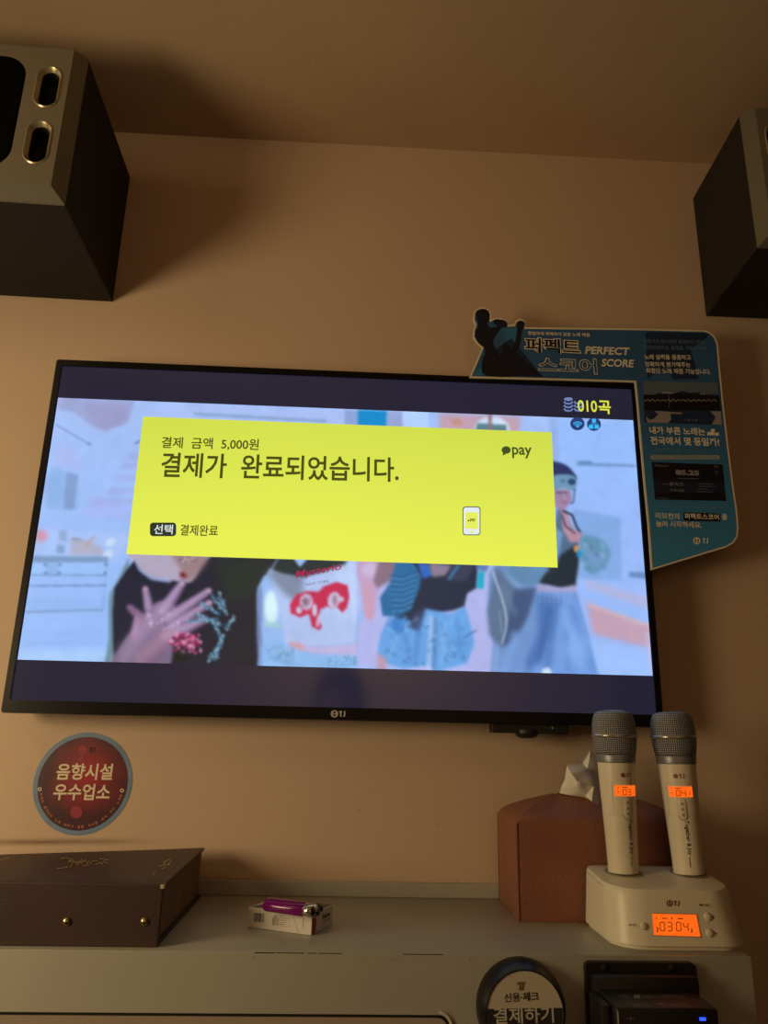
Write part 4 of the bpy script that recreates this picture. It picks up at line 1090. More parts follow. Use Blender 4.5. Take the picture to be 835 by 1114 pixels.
# ================================================================== TISSUE BOX
LEB = mat('box_leather', (136, 86, 66), rough=.5, bump=(420, .75, .0016), vary=(14, .10))
tx0, tx1, ty0, ty1 = .2415, .478, -.1445, -.0165
tb = empty('tissue_box', ((tx0 + tx1) / 2, (ty0 + ty1) / 2, ZC), label='brown leather tissue box cover behind the microphone charger, one tissue out', cat='tissue box')
zt = ZC + .118; apx = (tx0 + tx1) / 2; apy = (ty0 + ty1) / 2
per = []                                        # perimeter samples
NS = 10
cor = [(tx0, ty0), (tx1, ty0), (tx1, ty1), (tx0, ty1)]
for k_ in range(4):
    a_, b_ = cor[k_], cor[(k_ + 1) % 4]
    for i in range(NS): per.append((a_[0] + (b_[0] - a_[0]) * i / NS, a_[1] + (b_[1] - a_[1]) * i / NS, i / NS))
rings = []
for h_ in (0.0003, .03, .06, .09, .118):
    bul = .0025 * math.sin(math.pi * h_ / .118)
    r_ = []
    for x_, y_, t_ in per:
        e = math.sin(math.pi * t_) * bul
        r_.append((x_ + (x_ - apx) / .12 * e, y_ + (y_ - apy) / .07 * e, ZC + h_))
    rings.append(r_)
for s_ in (.06, .14, .24, .36, .50, .66, .82, .93):
    r_ = []
    for x_, y_, t_ in per:
        rx_ = apx + math.copysign(max(0, abs(x_ - apx) - .075), x_ - apx) * 0 + (x_ - apx) * (1 - s_ * .60); ry_ = apy + (y_ - apy) * (1 - s_)
        mid = math.sin(math.pi * t_)
        r_.append((rx_, ry_, zt + .0335 * (s_ ** .62) * (1 - 0.0 * mid)))
    rings.append(r_)
bx = from_bm('cover', loft_bm(rings), LEB, tb, auto=62)
for cxx, cyy in cor[:2] + cor[3:]:
    from_bm('corner_piping', tube_bm([(cxx, cyy, ZC + .001), (cxx, cyy, ZC + .04), (cxx, cyy, ZC + .08), (cxx, cyy, zt - .001)], .0013, 6), mat('box_piping', (112, 62, 46), rough=.6), tb, auto=60)
bm = lathe_bm([(.0, 0), (.9, 0), (1.0, .5), (.9, 1.0), (.0, 1.0)], 24, capb=False, capt=False); bm.transform(Matrix.Translation((apx, apy, zt + .0312)) @ Matrix.Diagonal((.045, .008, .003, 1)))
from_bm('slot', bm, mat('slot_dark', (30, 18, 14), rough=.9), tb)
# the pulled tissue: folded sheet
TIS = mat('tissue_paper', (232, 228, 216), rough=.9, spec=.1)
T = {'A': (609, 864, -.086), 'B': (617.5, 832, -.092), 'C': (641, 815.5, -.078), 'D': (657, 822, -.070), 'E': (653, 876, -.110), 'F': (629, 853, -.112), 'G': (640, 836, -.090), 'I': (626, 865, -.100),
     'J': (645, 856, -.104), 'K': (644, 871, -.116), 'L': (637, 867.5, -.100), 'M': (668, 850, -.072), 'N': (660, 868, -.085), 'O': (650, 846, -.084), 'P': (622, 842, -.110), 'Q': (634, 829, -.080)}
TF = ['BQP', 'QGP', 'QCG', 'BCQ', 'ABP', 'APF', 'PGF', 'AFI', 'FLI', 'FJL', 'FGJ', 'GOJ', 'GDO', 'CDG', 'DMO', 'OMN', 'ONJ', 'JNE', 'JEK', 'JKL']
bm = bmesh.new(); tv_ = {k_: bm.verts.new(onY(*q)) for k_, q in T.items()}
for f_ in TF: bm.faces.new([tv_[c_] for c_ in f_])
b1 = bm.verts.new((apx - .006, apy + .004, zt + .027)); rim_ = 'AILKENMDCB'
for p_, q_ in zip(rim_, rim_[1:] + rim_[0]): bm.faces.new((tv_[q_], tv_[p_], b1))
bmesh.ops.subdivide_edges(bm, edges=list(bm.edges), cuts=3, use_grid_fill=True, smooth=.35)
for v_ in bm.verts:
    p_ = v_.co * 95; v_.co += Vector((math.sin(p_.z * 1.3 + p_.x * 2.1), math.sin(p_.x * 1.7 + p_.z * 2.3 + 1), math.sin(p_.x * 1.1 - p_.y * 2 + 2))) * .0011
ts = from_bm('tissue', bm, TIS, tb, auto=42)

# ================================================================== MICROPHONE CHARGER
CRMP = mat('charger_plastic', (222, 214, 192), rough=.38, spec=.5); CRM2 = mat('charger_seam', (150, 142, 122), rough=.5)
LCD = mat('orange_backlight', (60, 12, 0), rough=.3, emit=(255, 104, 22), estr=1.0); LCDI = mat('lcd_ink', (120, 20, 8), rough=.5)
ch = empty('microphone_charger', (.404, -.19, ZC), label='cream twin charging cradle holding two microphones, orange display reading 03 04', cat='charger')


def cring(z, x0, x1, y0, y1, rf, rb, n=8):
    pts = []
    for cx_, cy_, a0, r in ((x1 - rf, y0 + rf, 270, rf), (x1 - rb, y1 - rb, 0, rb), (x0 + rb, y1 - rb, 90, rb), (x0 + rf, y0 + rf, 180, rf)):
        for i in range(n + 1):
            a = math.radians(a0 + 90 * i / n); pts.append((cx_ + r * math.cos(a), cy_ + r * math.sin(a), z))
    return pts


def deckz(y): return ZC + .0605 + (y + .262) * .080


hx0, hx1 = .3225, .4850
def body_ring(t, ins=0.0):
    """t 0..1 up the body; the top tilts slightly up toward the back"""
    x0 = hx0 + .0035 * t + ins; x1 = hx1 - .0090 * t - ins; y0 = -.2725 + .012 * t + ins; y1 = -.146 - .003 * t - ins
    r = cring(0, x0, x1, y0, y1, max(.006, .040 - ins), max(.004, .018 - ins))
    return [(a, b, ZC + .005 + (deckz(b) - ZC - .005) * t) for a, b, _ in r]


def off(ring, dz): return [(a, b, c + dz) for a, b, c in ring]


base_r = [(a, b, ZC + .0003) for a, b, c in body_ring(0, .004)]
rings = [base_r, [(a, b, ZC + .004) for a, b, c in body_ring(0, .004)], [(a, b, ZC + .0052) for a, b, c in body_ring(0, 0)]]
for t in (.08, .3, .55, .8, .93): rings.append(body_ring(t, 0))
rings += [off(body_ring(1, .0012), -.0006), body_ring(1, .0038), off(body_ring(1, .012), .0002), off(body_ring(1, .03), .0004)]
from_bm('housing', loft_bm(rings), CRMP, ch, auto=35)
seam = [(a, b, c - .0048) for a, b, c in body_ring(1, -.0001)]
from_bm('seam_line', tube_bm(seam, .00045, 6, closed=True), CRM2, ch)
from_bm('foot_rim', loft_bm([[(a, b, ZC + .0002) for a, b, c in body_ring(0, .0055)], [(a, b, ZC + .0052) for a, b, c in body_ring(0, .0052)]]), mat('charger_foot', (70, 62, 50), rough=.7), ch)
MICS = [(.3655, -.1885), (.4490, -.1885)]
for mx_, my_ in MICS:
    n_ = 36; zz = deckz(my_) + .0009
    ri = [(mx_ + .0235 * math.cos(2 * math.pi * i / n_), my_ + .0235 * math.sin(2 * math.pi * i / n_), deckz(my_ + .0235 * math.sin(2 * math.pi * i / n_)) + .0012) for i in range(n_)]
    rj = [(mx_ + .0205 * math.cos(2 * math.pi * i / n_), my_ + .0205 * math.sin(2 * math.pi * i / n_), deckz(my_ + .0205 * math.sin(2 * math.pi * i / n_)) + .0010) for i in range(n_)]
    rk = [(a, b, c - .0006) for a, b, c in ri]
    so = from_bm('socket', loft_bm([rk, ri, rj]), CRM2, ch)


# front face plane of the charger (leans back)
def chp(d):
    def f(px, py):
        # front face: y = -.2725 + .012*t, t = (z-ZC-.005)/.0555
        y_ = -.268
        for _ in range(6):
            v = onY(px, py, y_); t = (v.z - ZC - .005) / .0555; y_ = -.2725 + .012 * t - d
        return v
    return f


lc = shapes('display', [[(709, 994), (757, 995), (761.5, 1019), (711, 1017.4)]], LCD, chp(.0006), ch)
from_bm('display_frame', tube_bm([chp(.0004)(*q) for q in ((708.6, 993.6), (757.4, 994.6), (762, 1019.4), (710.6, 1017.8))], .0004, 6, closed=True), CRM2, ch)


def seven(x0, y0, w_, h_, digit):
    S7 = {'0': 'abcdef', '3': 'abcdg', '4': 'bcfg'}[digit]
    q = {'a': ((0, 0), (1, 0)), 'b': ((1, 0), (1, .5)), 'c': ((1, .5), (1, 1)), 'd': ((0, 1), (1, 1)), 'e': ((0, .5), (0, 1)), 'f': ((0, 0), (0, .5)), 'g': ((0, .5), (1, .5))}
    o = []
    for s in S7:
        (ax, ay), (bx_, by_) = q[s]
        A = Vector((x0 + ax * w_ + ay * h_ * .06, y0 + ay * h_)); B = Vector((x0 + bx_ * w_ + by_ * h_ * .06, y0 + by_ * h_)); d = (B - A) * .08
        o.append(strip([tuple(A + d), tuple(B - d)], .9))
    return o


sg = seven(717.6, 1003.2, 4.8, 9.4, '0') + seven(725.4, 1003.3, 4.8, 9.4, '3') + seven(735.2, 1003.4, 4.8, 9.4, '0') + seven(743, 1003.5, 4.8, 9.4, '4')
sg += [disc(713.6, 999, .8, .8, 8), disc(730.6, 999, .9, .9, 8), strip([(720, 999), (725, 999.1)], 1), strip([(737, 999.3), (742.6, 999.5)], 1), strip([(714.4, 1008), (715.4, 1014)], .8), strip([(716, 1010), (714, 1014)], .7), strip([(751.6, 1010), (752.4, 1015)], .8), strip([(753.4, 1011), (751, 1014.6)], .7)]
shapes('display_digits', sg, LCDI, chp(.0009), lc)
TJR = mat('logo_red', (120, 26, 22), rough=.5); TJB = mat('logo_ink', (58, 34, 28), rough=.5); BTN = mat('button_cream', (214, 206, 182), rough=.3)
shapes('logo_mark', [disc(728, 982.6, 3.4, 3.4, 20)], TJR, chp(.0005), ch)
shapes('logo_mark_strokes', [strip([(726.8, 980.6), (726.8, 984.6)], .8), strip([(729.2, 980.6), (729.2, 984.6)], .8)], CRMP, chp(.0007), ch)
shapes('logo_lettering', tj(732.6, 980, 6, 5.4), TJR, chp(.0005), ch)
lettering('panel_lettering', [('MIN-TEC', (760.6, 985.6), (772, 986.2), 2.4, .02), ('MODE', (684, 1007.2), (691.4, 1007.6), 2.4, .02), ('+', (774.6, 999.4), (777, 999.4), 2.6, .03)], TJB, chp(.0005), ch)
shapes('panel_marks', [strip([(777, 1015.6), (780, 1015.7)], .8)], TJB, chp(.0005), ch)
for (bxp, byp, r_) in ((769.8, 997.4, .0044), (771.6, 1015, .0044), (700, 1007.6, .0040)):
    q = chp(0)(bxp, byp)
    bm = lathe_bm([(r_, -.001), (r_, .0008), (r_ * .86, .0016), (.0004, .0019)], 24); bm.transform(Matrix.Translation(q) @ Matrix.Rotation(math.radians(78), 4, 'X'))
    from_bm('button', bm, BTN, ch, auto=50)

# ================================================================== MICROPHONES
MICB = mat('mic_cream', (224, 216, 192), rough=.34, spec=.5, coat=.2); COLR = mat('mic_collar', (128, 132, 138), rough=.4, metal=.4); BAND = mat('mic_band', (190, 188, 180), rough=.22, metal=.8)


def grille_material():
    m = bpy.data.materials.new('mic_grille'); m.use_nodes = True; nt = m.node_tree; b = nt.nodes['Principled BSDF']; N = nt.nodes.new; Lk = nt.links.new
    b.inputs['Roughness'].default_value = .4; b.inputs['Metallic'].default_value = .2
    uv = N('ShaderNodeUVMap'); s = N('ShaderNodeSeparateXYZ'); Lk(uv.outputs[0], s.inputs[0])

    def mt(op, a, c=None):
        n = N('ShaderNodeMath'); n.operation = op
        for i, x in enumerate((a, c)):
            if x is None: continue
            if isinstance(x, (int, float)): n.inputs[i].default_value = x
            else: Lk(x, n.inputs[i])
        return n.outputs[0]
    a = mt('MULTIPLY', s.outputs[0], 2 * math.pi * 34); c = mt('MULTIPLY', s.outputs[1], 2 * math.pi * 250)
    s1 = mt('SINE', mt('ADD', a, c)); s2 = mt('SINE', mt('SUBTRACT', a, c))
    pr = mt('ADD', mt('MULTIPLY', mt('MULTIPLY', s1, s2), .5), .5)
    r = N('ShaderNodeValToRGB'); r.color_ramp.elements[0].position = .36; r.color_ramp.elements[1].position = .62
    r.color_ramp.elements[0].color = (.008, .008, .009, 1); r.color_ramp.elements[1].color = (.42, .44, .47, 1)
    Lk(pr, r.inputs[0]); Lk(r.outputs[0], b.inputs['Base Color'])
    bp = N('ShaderNodeBump'); bp.inputs['Strength'].default_value = .8; bp.inputs['Distance'].default_value = .0012; Lk(pr, bp.inputs['Height']); Lk(bp.outputs[0], b.inputs['Normal'])
    return m


GRI = grille_material()


def mic_radius(z):
    P = [(-.02, .0182), (.0, .0186), (.03, .0194), (.07, .0212), (.10, .0226), (.1268, .0238)]
    for (a, ra), (b, rb) in zip(P, P[1:]):
        if z <= b: return ra + (rb - ra) * (z - a) / (b - a)
    return P[-1][1]


def make_mic(loc, rot, label, number, name_seed):
    r = empty('microphone', loc, rot, label, 'microphone', 'wireless microphones in the charger')
    body = [(mic_radius(z), z) for z in np.linspace(-.004, .1268, 14)]
    from_bm('handle', lathe_bm(body, 48), MICB, r, world=False, auto=40)
    from_bm('collar', lathe_bm([(.0236, .1262), (.0246, .1272), (.0252, .1352), (.0248, .1362)], 48), COLR, r, world=False, auto=40)
    lo = [(.0250, .1360), (.0264, .142), (.0276, .150), (.0282, .158)]
    hi = [(.0282, .1618), (.0280, .169), (.0274, .176), (.0262, .1825), (.0240, .1874), (.0205, .1902), (.014, .1918), (.006, .1924), (.0006, .1926)]
    lo = [(a, b) for a, b in lo]
    bm = lathe_bm(lo + hi, 64, uv=True); from_bm('grille', bm, GRI, r, world=False, smooth=True)
    from_bm('grille_band', lathe_bm([(.0280, .1578), (.0292, .1584), (.0297, .1598), (.0292, .1612), (.0280, .1618)], 64, False, False), BAND, r, world=False, smooth=True)

    def wrap(u_, z_, d):                         # u_: metres round the handle from the front (-Y), z_: height
        R = mic_radius(z_) + d; a = -math.pi / 2 + u_ / mic_radius(z_); return (R * math.cos(a), R * math.sin(a), z_)

    def patch(name, x0, x1, z0, z1, d, m, par, n=8):
        V = [wrap(x0 + (x1 - x0) * i / n, z, d) for z in (z0, z1) for i in range(n + 1)]
        return from_data(name, V, [(i, i + 1, n + 2 + i, n + 1 + i) for i in range(n)], m, par, world=False, smooth=True)

    def marks(name, polys, d, m, par):
        V, F = [], []
        for p_ in polys:
            v, f = fill_poly(p_, lambda q: wrap(q[0], q[1], d)); o_ = len(V); V += v; F += [tuple(i + o_ for i in t) for t in f]
        return from_data(name, V, F, m, par, world=False)

    def words(name, body_, x0, z0, wd, h_, d, m, par, turn=False, bold=.02):
        v, f = glyphs(body_, bold); v = v / v.max(0)
        V = [wrap(x0 + (b * h_ if turn else a * wd), z0 - a * wd if turn else z0 + b * h_, d) for a, b in v]
        return from_data(name, V, f, m, par, world=False)
    patch('panel', -.0180, .0180, .0650, .1030, .00025, MICB, r, 14)
    marks('panel_seam', [strip([(-.0184 + i * .0046, .1034) for i in range(9)], .0004), strip([(-.0240 + i * .006, .0640) for i in range(9)], .0004), strip([(-.0184, .1034), (-.0184, .0640)], .0003), strip([(.0184, .1034), (.0184, .0640)], .0003)], .0003, CRM2, r)
    l_ = patch('display', -.0150, .0150, .0868, .0996, .0006, LCD, r, 14)
    dg = []
    for k_, c_ in enumerate(number):
        x0 = -.0052 + k_ * .0062; W_, H_ = .0042, .0066; S7 = {'0': 'abcdef', '3': 'abcdg', '4': 'bcfg'}[c_]
        q = {'a': ((0, 1), (1, 1)), 'b': ((1, 1), (1, .5)), 'c': ((1, .5), (1, 0)), 'd': ((0, 0), (1, 0)), 'e': ((0, .5), (0, 0)), 'f': ((0, 1), (0, .5)), 'g': ((0, .5), (1, .5))}
        for s in S7: dg.append(strip([(x0 + q[s][0][0] * W_, .0884 + q[s][0][1] * H_), (x0 + q[s][1][0] * W_, .0884 + q[s][1][1] * H_)], .0007))
    dg += [strip([(-.0120, .0915), (-.0086, .0915)], .0006), strip([(-.0060, .0976), (.0010, .0976)], .0008), strip([(.0096, .0895), (.0124, .0935)], .0006), strip([(-.0120, .0962), (-.0096, .0974)], .0006)]
    marks('display_digits', dg, .0009, LCDI, l_)
    st = stadium(0, .0725, .0046, .0126)
    bm = loft_bm([[wrap(a, b, -.0005) for a, b in st], [wrap(a, b, .0011) for a, b in st], [wrap(a * .8, .0725 + (b - .0725) * .9, .0016) for a, b in st]])
    k = from_bm('switch', bm, BTN, r, world=False, auto=50)
    marks('switch_outline', [[tuple(q) for q in stadium(0, .0725, .0056, .0136)]], .0003, CRM2, k)
    marks('switch_dots', [[(.0017 * math.cos(t_), zz_ + .0017 * math.sin(t_)) for t_ in np.linspace(0, 6.1, 12)] for zz_ in (.0660, .0725, .0790)], .0018, CRM2, k)
    marks('logo_mark', [[(-.0040 + .0028 * math.cos(t_), .1120 + .0029 * math.sin(t_)) for t_ in np.linspace(0, 6.1, 14)]], .0005, mat('logo_brown', (140, 84, 66), rough=.5), r)
    marks('logo_lettering', [[(a_, -b_) for a_, b_ in q] for q in tj(.0002, -.1146, .0062, .0052)], .0005, mat('logo_brown', (140, 84, 66), rough=.5), r)
    words('slogan_lettering', 'Together & Joy', -.0008, .0590, .0400, .0062, .0004, TJB, r, turn=True, bold=.015)
    words('small_lettering', 'wireless', .0006, .0170, .0120, .0026, .0004, TJB, r, turn=True, bold=.01)
    return r


for (mx_, my_), lab, num, ry, rz in zip(MICS, ('left cream wireless microphone in the charger, display reading 03', 'right cream wireless microphone in the charger, display reading 04'), ('03', '04'), (-.4, -1.8), (9, -20)):
    make_mic((mx_, my_, deckz(my_) + .0052), (math.radians(0), math.radians(ry), math.radians(rz)), lab, num, 1)

# ================================================================== ROUND PAYMENT BUTTON ON THE CABINET FRONT
pb0 = (.2085, .7968)
pbt = empty('payment_button', (pb0[0], CABF, pb0[1]), label='round black payment sign with silver face on the cabinet front', cat='payment sign')
GLB = mat('gloss_black', (9, 9, 10), rough=.32, spec=.45); SLV = mat('brushed_silver', (206, 198, 178), rough=.4, metal=.15); CHA = mat('charcoal_print', (44, 42, 46), rough=.5)
bm = lathe_bm([(.0475, .0), (.0475, .006), (.0468, .012), (.0448, .018), (.0430, .0235), (.0415, .0262), (.0405, .0262), (.0404, .0245)], 64); bm.transform(Matrix.Translation((pb0[0], CABF, pb0[1])) @ Matrix.Rotation(math.radians(90), 4, 'X'))
from_bm('housing', bm, GLB, pbt, auto=40)
YF = CABF - .0252
n_ = 64
fc = [(pb0[0] + .0403 * math.cos(2 * math.pi * i / n_), pb0[1] + .0403 * math.sin(2 * math.pi * i / n_)) for i in range(n_)]
from_data('face_plate', *prism_y(fc, YF, YF + .002), SLV, pbt)
th_ = [math.asin(.0085 / .0400)]
low = [(pb0[0] + .0398 * math.cos(a), pb0[1] + .0398 * math.sin(a)) for a in np.linspace(math.pi - .12, 2 * math.pi + .16, 40)]
from_data('dark_field', *prism_y(low, YF - .0003, YF), CHA, pbt)
BF = lambda d: (lambda px, py: onY(px, py, YF - d))
lettering('sign_lettering', [('신용·체크', (548.4, 1090.6), (586, 1088.6), 10, .02)], mat('sign_ink', (60, 52, 46), rough=.5), BF(.0004), pbt)
lettering('sign_pale_lettering', [('결제하기', (537, 1114.4), (602.6, 1112.6), 18, .016)], mat('sign_pale', (198, 192, 180), rough=.5), BF(.0006), pbt)
shapes('sign_mark', [[(562, 1068.6), (571, 1068), (571, 1070.6), (562, 1071.4)], [(564.4, 1070), (567, 1070), (567, 1077.6), (564.4, 1077.6)], [(568, 1070), (569.6, 1070), (569.2, 1077), (567.6, 1077.4)]], mat('sign_brown', (120, 92, 50), rough=.5), BF(.0004), pbt)

# ================================================================== CARD READER
cr = empty('card_reader', (.34, CABF, .78), label='black card reader unit with a blue light on the cabinet front below the charger', cat='card reader')
CRB = mat('reader_plastic', (18, 17, 18), rough=.45, bump=(600, .1, .0004)); CRI = mat('reader_ink', (104, 102, 104), rough=.5)
from_data('back_plate', *prism_y(rrect(.2795, .640, .4020, .8412, .006, 5), CABF - .008, CABF), CRB, cr)
bm = box_bm((.2835, CABF - .022, .650), (.3985, CABF - .007, .832), .004); from_bm('mount', bm, CRB, cr, auto=40)
rb = box_bm((.2880, -.366, .668), (.3905, CABF - .02, .8192), .0025, 3); from_bm('reader_body', rb, CRB, cr, auto=40)
bm = box_bm((.2780, -.352, .668), (.2872, CABF - .02, .8175), .002); from_bm('side_block', bm, CRB, cr, auto=40)
for xx_ in (.3005, .3740):
    bm = lathe_bm([(.004, 0), (.004, .0015), (.0025, .0024), (.0003, .0026)], 18); bm.transform(Matrix.Translation((xx_, CABF - .008, .8362)) @ Matrix.Rotation(math.radians(90), 4, 'X'))
    from_bm('screw', bm, mat('screw_dark', (44, 42, 42), rough=.4, metal=.6), cr, auto=40)
RT = lambda px, py: onZ(px, py, .8195)
lettering('top_lettering', [('신용', (676.6, 1086.4), (686, 1086.4), 4.4, .01), ('교통카드 터치하는곳', (699, 1086.4), (748, 1086.6), 4.2, .01), ('신용카드', (689, 1096.2), (709, 1096.2), 4.6, .01), ('카드결제', (731, 1096), (752.6, 1096.4), 4.6, .01)], CRI, RT, cr)
shapes('top_marks', [rrect(689, 1082, 696, 1086.4, 1, 3), strip([(713, 1092.8), (726, 1092.6)], .8), strip([(718, 1090.6), (721, 1095)], .8)], CRI, RT, cr)
RFp = lambda px, py: onY(px, py, -.3663)
bm = box_bm((.2890, -.3668, .780), (.2898, -.3655, .8165)); from_bm('slot_edge', bm, mat('slot_edge_pale', (170, 160, 130), rough=.4), cr)
bq = RFp(764, 1108.6); bm = box_bm((bq.x - .0032, -.3672, bq.z - .0014), (bq.x + .0032, -.3655, bq.z + .0014), .0005)
from_bm('indicator_light', bm, mat('blue_led', (10, 10, 60), emit=(40, 70, 255), estr=2.2), cr)
shapes('front_mark', [strip([(681, 1108), (690, 1108)], .8), strip([(685.6, 1105), (685.6, 1111)], .7)], CRI, RFp, cr)

# ================================================================== THE PERSON TAKING THE PHOTOGRAPH (seen in the dark screen)
Pm = onY(369, 762, -.0597)
HY = -1.50
kk = 1 + (HY * -1 - .0597) / (-CAM.y - .0597)
HC = CAM + (Pm - CAM) * kk; HC.y = HY
per_ = empty('person', (HC.x, HY - .12, 0.0), label='person with dark bobbed hair, seen only reflected in the television lower black bar', cat='person')


def skin(verts, edges, rad, sub=2, root=0):
    me = bpy.data.meshes.new('t'); me.from_pydata([tuple(v) for v in verts], edges, []); me.update()
    o = bpy.data.objects.new('t', me); COL.objects.link(o)
    md = o.modifiers.new('s', 'SKIN'); md.use_smooth_shade = True
    for i, r in enumerate(rad):
        v = me.skin_vertices[0].data[i]; v.radius = (r, r) if not isinstance(r, tuple) else r; v.use_root = (i == root)
    sb = o.modifiers.new('b', 'SUBSURF'); sb.levels = sub; sb.render_levels = sub
    dg = bpy.context.evaluated_depsgraph_get(); out = bpy.data.meshes.new_from_object(o.evaluated_get(dg))
    bpy.data.objects.remove(o); bpy.data.meshes.remove(me); return out


hx, hz = HC.x, HC.z
PC = CAM - FWD * .013 - UPV * .058                     # middle of the phone
WL = PC - RGT * .062 - UPV * .062 - FWD * .035; WR = PC + RGT * .062 - UPV * .062 - FWD * .035
SHZ = hz - .235; CHY = HY - .055
V_ = [(hx, HY - .115, .50), (hx, HY - .115, .66), (hx, HY - .095, SHZ - .10), (hx, HY - .075, SHZ + .02), (hx, HY - .04, hz - .12), (hx, HY - .015, hz - .05),
      (hx - .150, HY - .08, SHZ - .005), (hx - .195, HY + .05, SHZ - .235), (WL.x, WL.y, WL.z),
      (hx + .150, HY - .08, SHZ - .005), (hx + .195, HY + .05, SHZ - .235), (WR.x, WR.y, WR.z),
      (hx - .095, HY - .08, .49), (hx - .13, HY + .33, .50), (hx - .13, HY + .32, .10), (hx - .13, HY + .44, .045),
      (hx + .095, HY - .08, .49), (hx + .13, HY + .33, .50), (hx + .13, HY + .32, .10), (hx + .13, HY + .44, .045)]
E_ = [(0, 1), (1, 2), (2, 3), (3, 4), (4, 5), (3, 6), (6, 7), (7, 8), (3, 9), (9, 10), (10, 11), (0, 12), (12, 13), (13, 14), (14, 15), (0, 16), (16, 17), (17, 18), (18, 19)]
RD = [(.13, .11), (.125, .09), (.15, .10), (.10, .075), .05, .055, .050, .034, .022, .050, .034, .022, .088, .058, .040, .034, .088, .058, .040, .034]
bm = bmesh.new()
me = skin(V_, E_, RD); bm.from_mesh(me); bpy.data.meshes.remove(me)
add_bm(bm, tube_bm([(hx, HY - .07, SHZ - .03), (hx, HY - .05, SHZ + .04), (hx, HY - .03, hz - .11), (hx, HY - .018, hz - .04)], .050, 18))
# head
hd = bmesh.new(); bmesh.ops.create_uvsphere(hd, u_segments=32, v_segments=24, radius=1.0)
for v in hd.verts:
    x_, y_, z_ = v.co
    jaw = max(0, -z_); x_ *= 1 - .28 * jaw ** 1.5; y2 = y_ * (1 - .10 * jaw)
    v.co = (x_ * .073, y2 * .090 + (.004 if y_ > 0 else 0), z_ * .108)
    if y_ > .55:
        for ex in (-.029, .029):
            d = (v.co.x - ex) ** 2 + (v.co.z - .004) ** 2; v.co.y -= .009 * math.exp(-d / .00016)
        v.co.y += .018 * math.exp(-(v.co.x ** 2) / .00009 - (v.co.z + .026) ** 2 / .00045)
        v.co.y += .005 * math.exp(-(v.co.x ** 2) / .0004 - (v.co.z + .058) ** 2 / .00012)
add_bm(bm, hd, Matrix.Translation(HC))
for sx_ in (-1, 1):
    er = bmesh.new(); bmesh.ops.create_uvsphere(er, u_segments=12, v_segments=8, radius=1); er.transform(Matrix.Translation(HC + Vector((sx_ * .074, -.006, -.004))) @ Matrix.Diagonal((.009, .018, .030, 1))); add_bm(bm, er)
# hands round the phone: palm, four bent fingers and a thumb each
for sg_, W_ in ((-1, WL), (1, WR)):
    o_ = RGT * sg_
    pal = [W_, W_ + UPV * .035 + FWD * .004 - o_ * .004, W_ + UPV * .068 + FWD * .010 - o_ * .008]
    me = skin(pal, [(0, 1), (1, 2)], [.024, (.030, .017), (.028, .014)]); bm.from_mesh(me); bpy.data.meshes.remove(me)
    for i, ln in enumerate((.92, 1.0, .95, .78)):
        b0 = W_ + UPV * (.078 - i * .020) + FWD * .012 - o_ * .006
        f1 = b0 + FWD * .026 * ln + o_ * .000 + UPV * .004; f2 = f1 + FWD * .006 - o_ * .020 * ln; f3 = f2 - o_ * .018 * ln - FWD * .001
        me = skin([b0 - FWD * .014, b0, f1, f2, f3], [(0, 1), (1, 2), (2, 3), (3, 4)], [.010, .0095, .0088, .008, .0068]); bm.from_mesh(me); bpy.data.meshes.remove(me)
    t0_ = W_ + UPV * .022 - FWD * .004; t1_ = t0_ + UPV * .030 - o_ * .020 - FWD * .002; t2_ = t1_ + UPV * .026 - o_ * .012 + FWD * .012
    me = skin([t0_, t1_, t2_], [(0, 1), (1, 2)], [.013, .0105, .008]); bm.from_mesh(me); bpy.data.meshes.remove(me)
me = bpy.data.meshes.new('t'); bm.to_mesh(me); bm.free()
o = bpy.data.objects.new('t', me); COL.objects.link(o); md = o.modifiers.new('r', 'REMESH'); md.mode = 'VOXEL'; md.voxel_size = .0045; sm_ = o.modifiers.new('m', 'SMOOTH'); sm_.iterations = 3; sm_.factor = .4
dg = bpy.context.evaluated_depsgraph_get(); me2 = bpy.data.meshes.new_from_object(o.evaluated_get(dg)); bpy.data.objects.remove(o); bpy.data.meshes.remove(me)
link('body', me2, mat('skin', (206, 160, 132), rough=.55), per_, smooth=True)
# hair: a bob with a fringe
hd = bmesh.new(); bmesh.ops.create_uvsphere(hd, u_segments=40, v_segments=28, radius=1.0)
for v in hd.verts:
    x_, y_, z_ = v.co
    fl = max(0, -z_) * .16
    v.co = (x_ * (.088 + fl * .10), y_ * .101 - .006, z_ * .122 + .008 + (-.02 if z_ < 0 else 0))
kill = [f for f in hd.faces if (lambda c: (c.y > .030 and c.z < .040 - abs(c.x) * .35 and abs(c.x) < .066) or c.z < -.098)(f.calc_center_median())]
bmesh.ops.delete(hd, geom=kill, context='FACES'); hd.transform(Matrix.Translation(HC))
h_ = from_bm('hair', hd, mat('dark_hair', (26, 20, 20), rough=.5, bump=(300, .5, .002)), per_, smooth=True)
sd_ = h_.modifiers.new('thick', 'SOLIDIFY'); sd_.thickness = .008; sd_.offset = -1
for sx_ in (-1, 1):
    eb = bmesh.new(); bmesh.ops.create_uvsphere(eb, u_segments=16, v_segments=12, radius=.0115); eb.transform(Matrix.Translation(HC + Vector((sx_ * .029, .0735, .004))))
    e_ = from_bm('eye', eb, mat('eye_white', (225, 220, 214), rough=.2), per_, smooth=True)
    ib = bmesh.new(); bmesh.ops.create_uvsphere(ib, u_segments=14, v_segments=10, radius=.0058); ib.transform(Matrix.Translation(HC + Vector((sx_ * .029, .0798, .004)))); from_bm('iris', ib, mat('iris_dark', (40, 26, 20), rough=.2), e_, smooth=True)
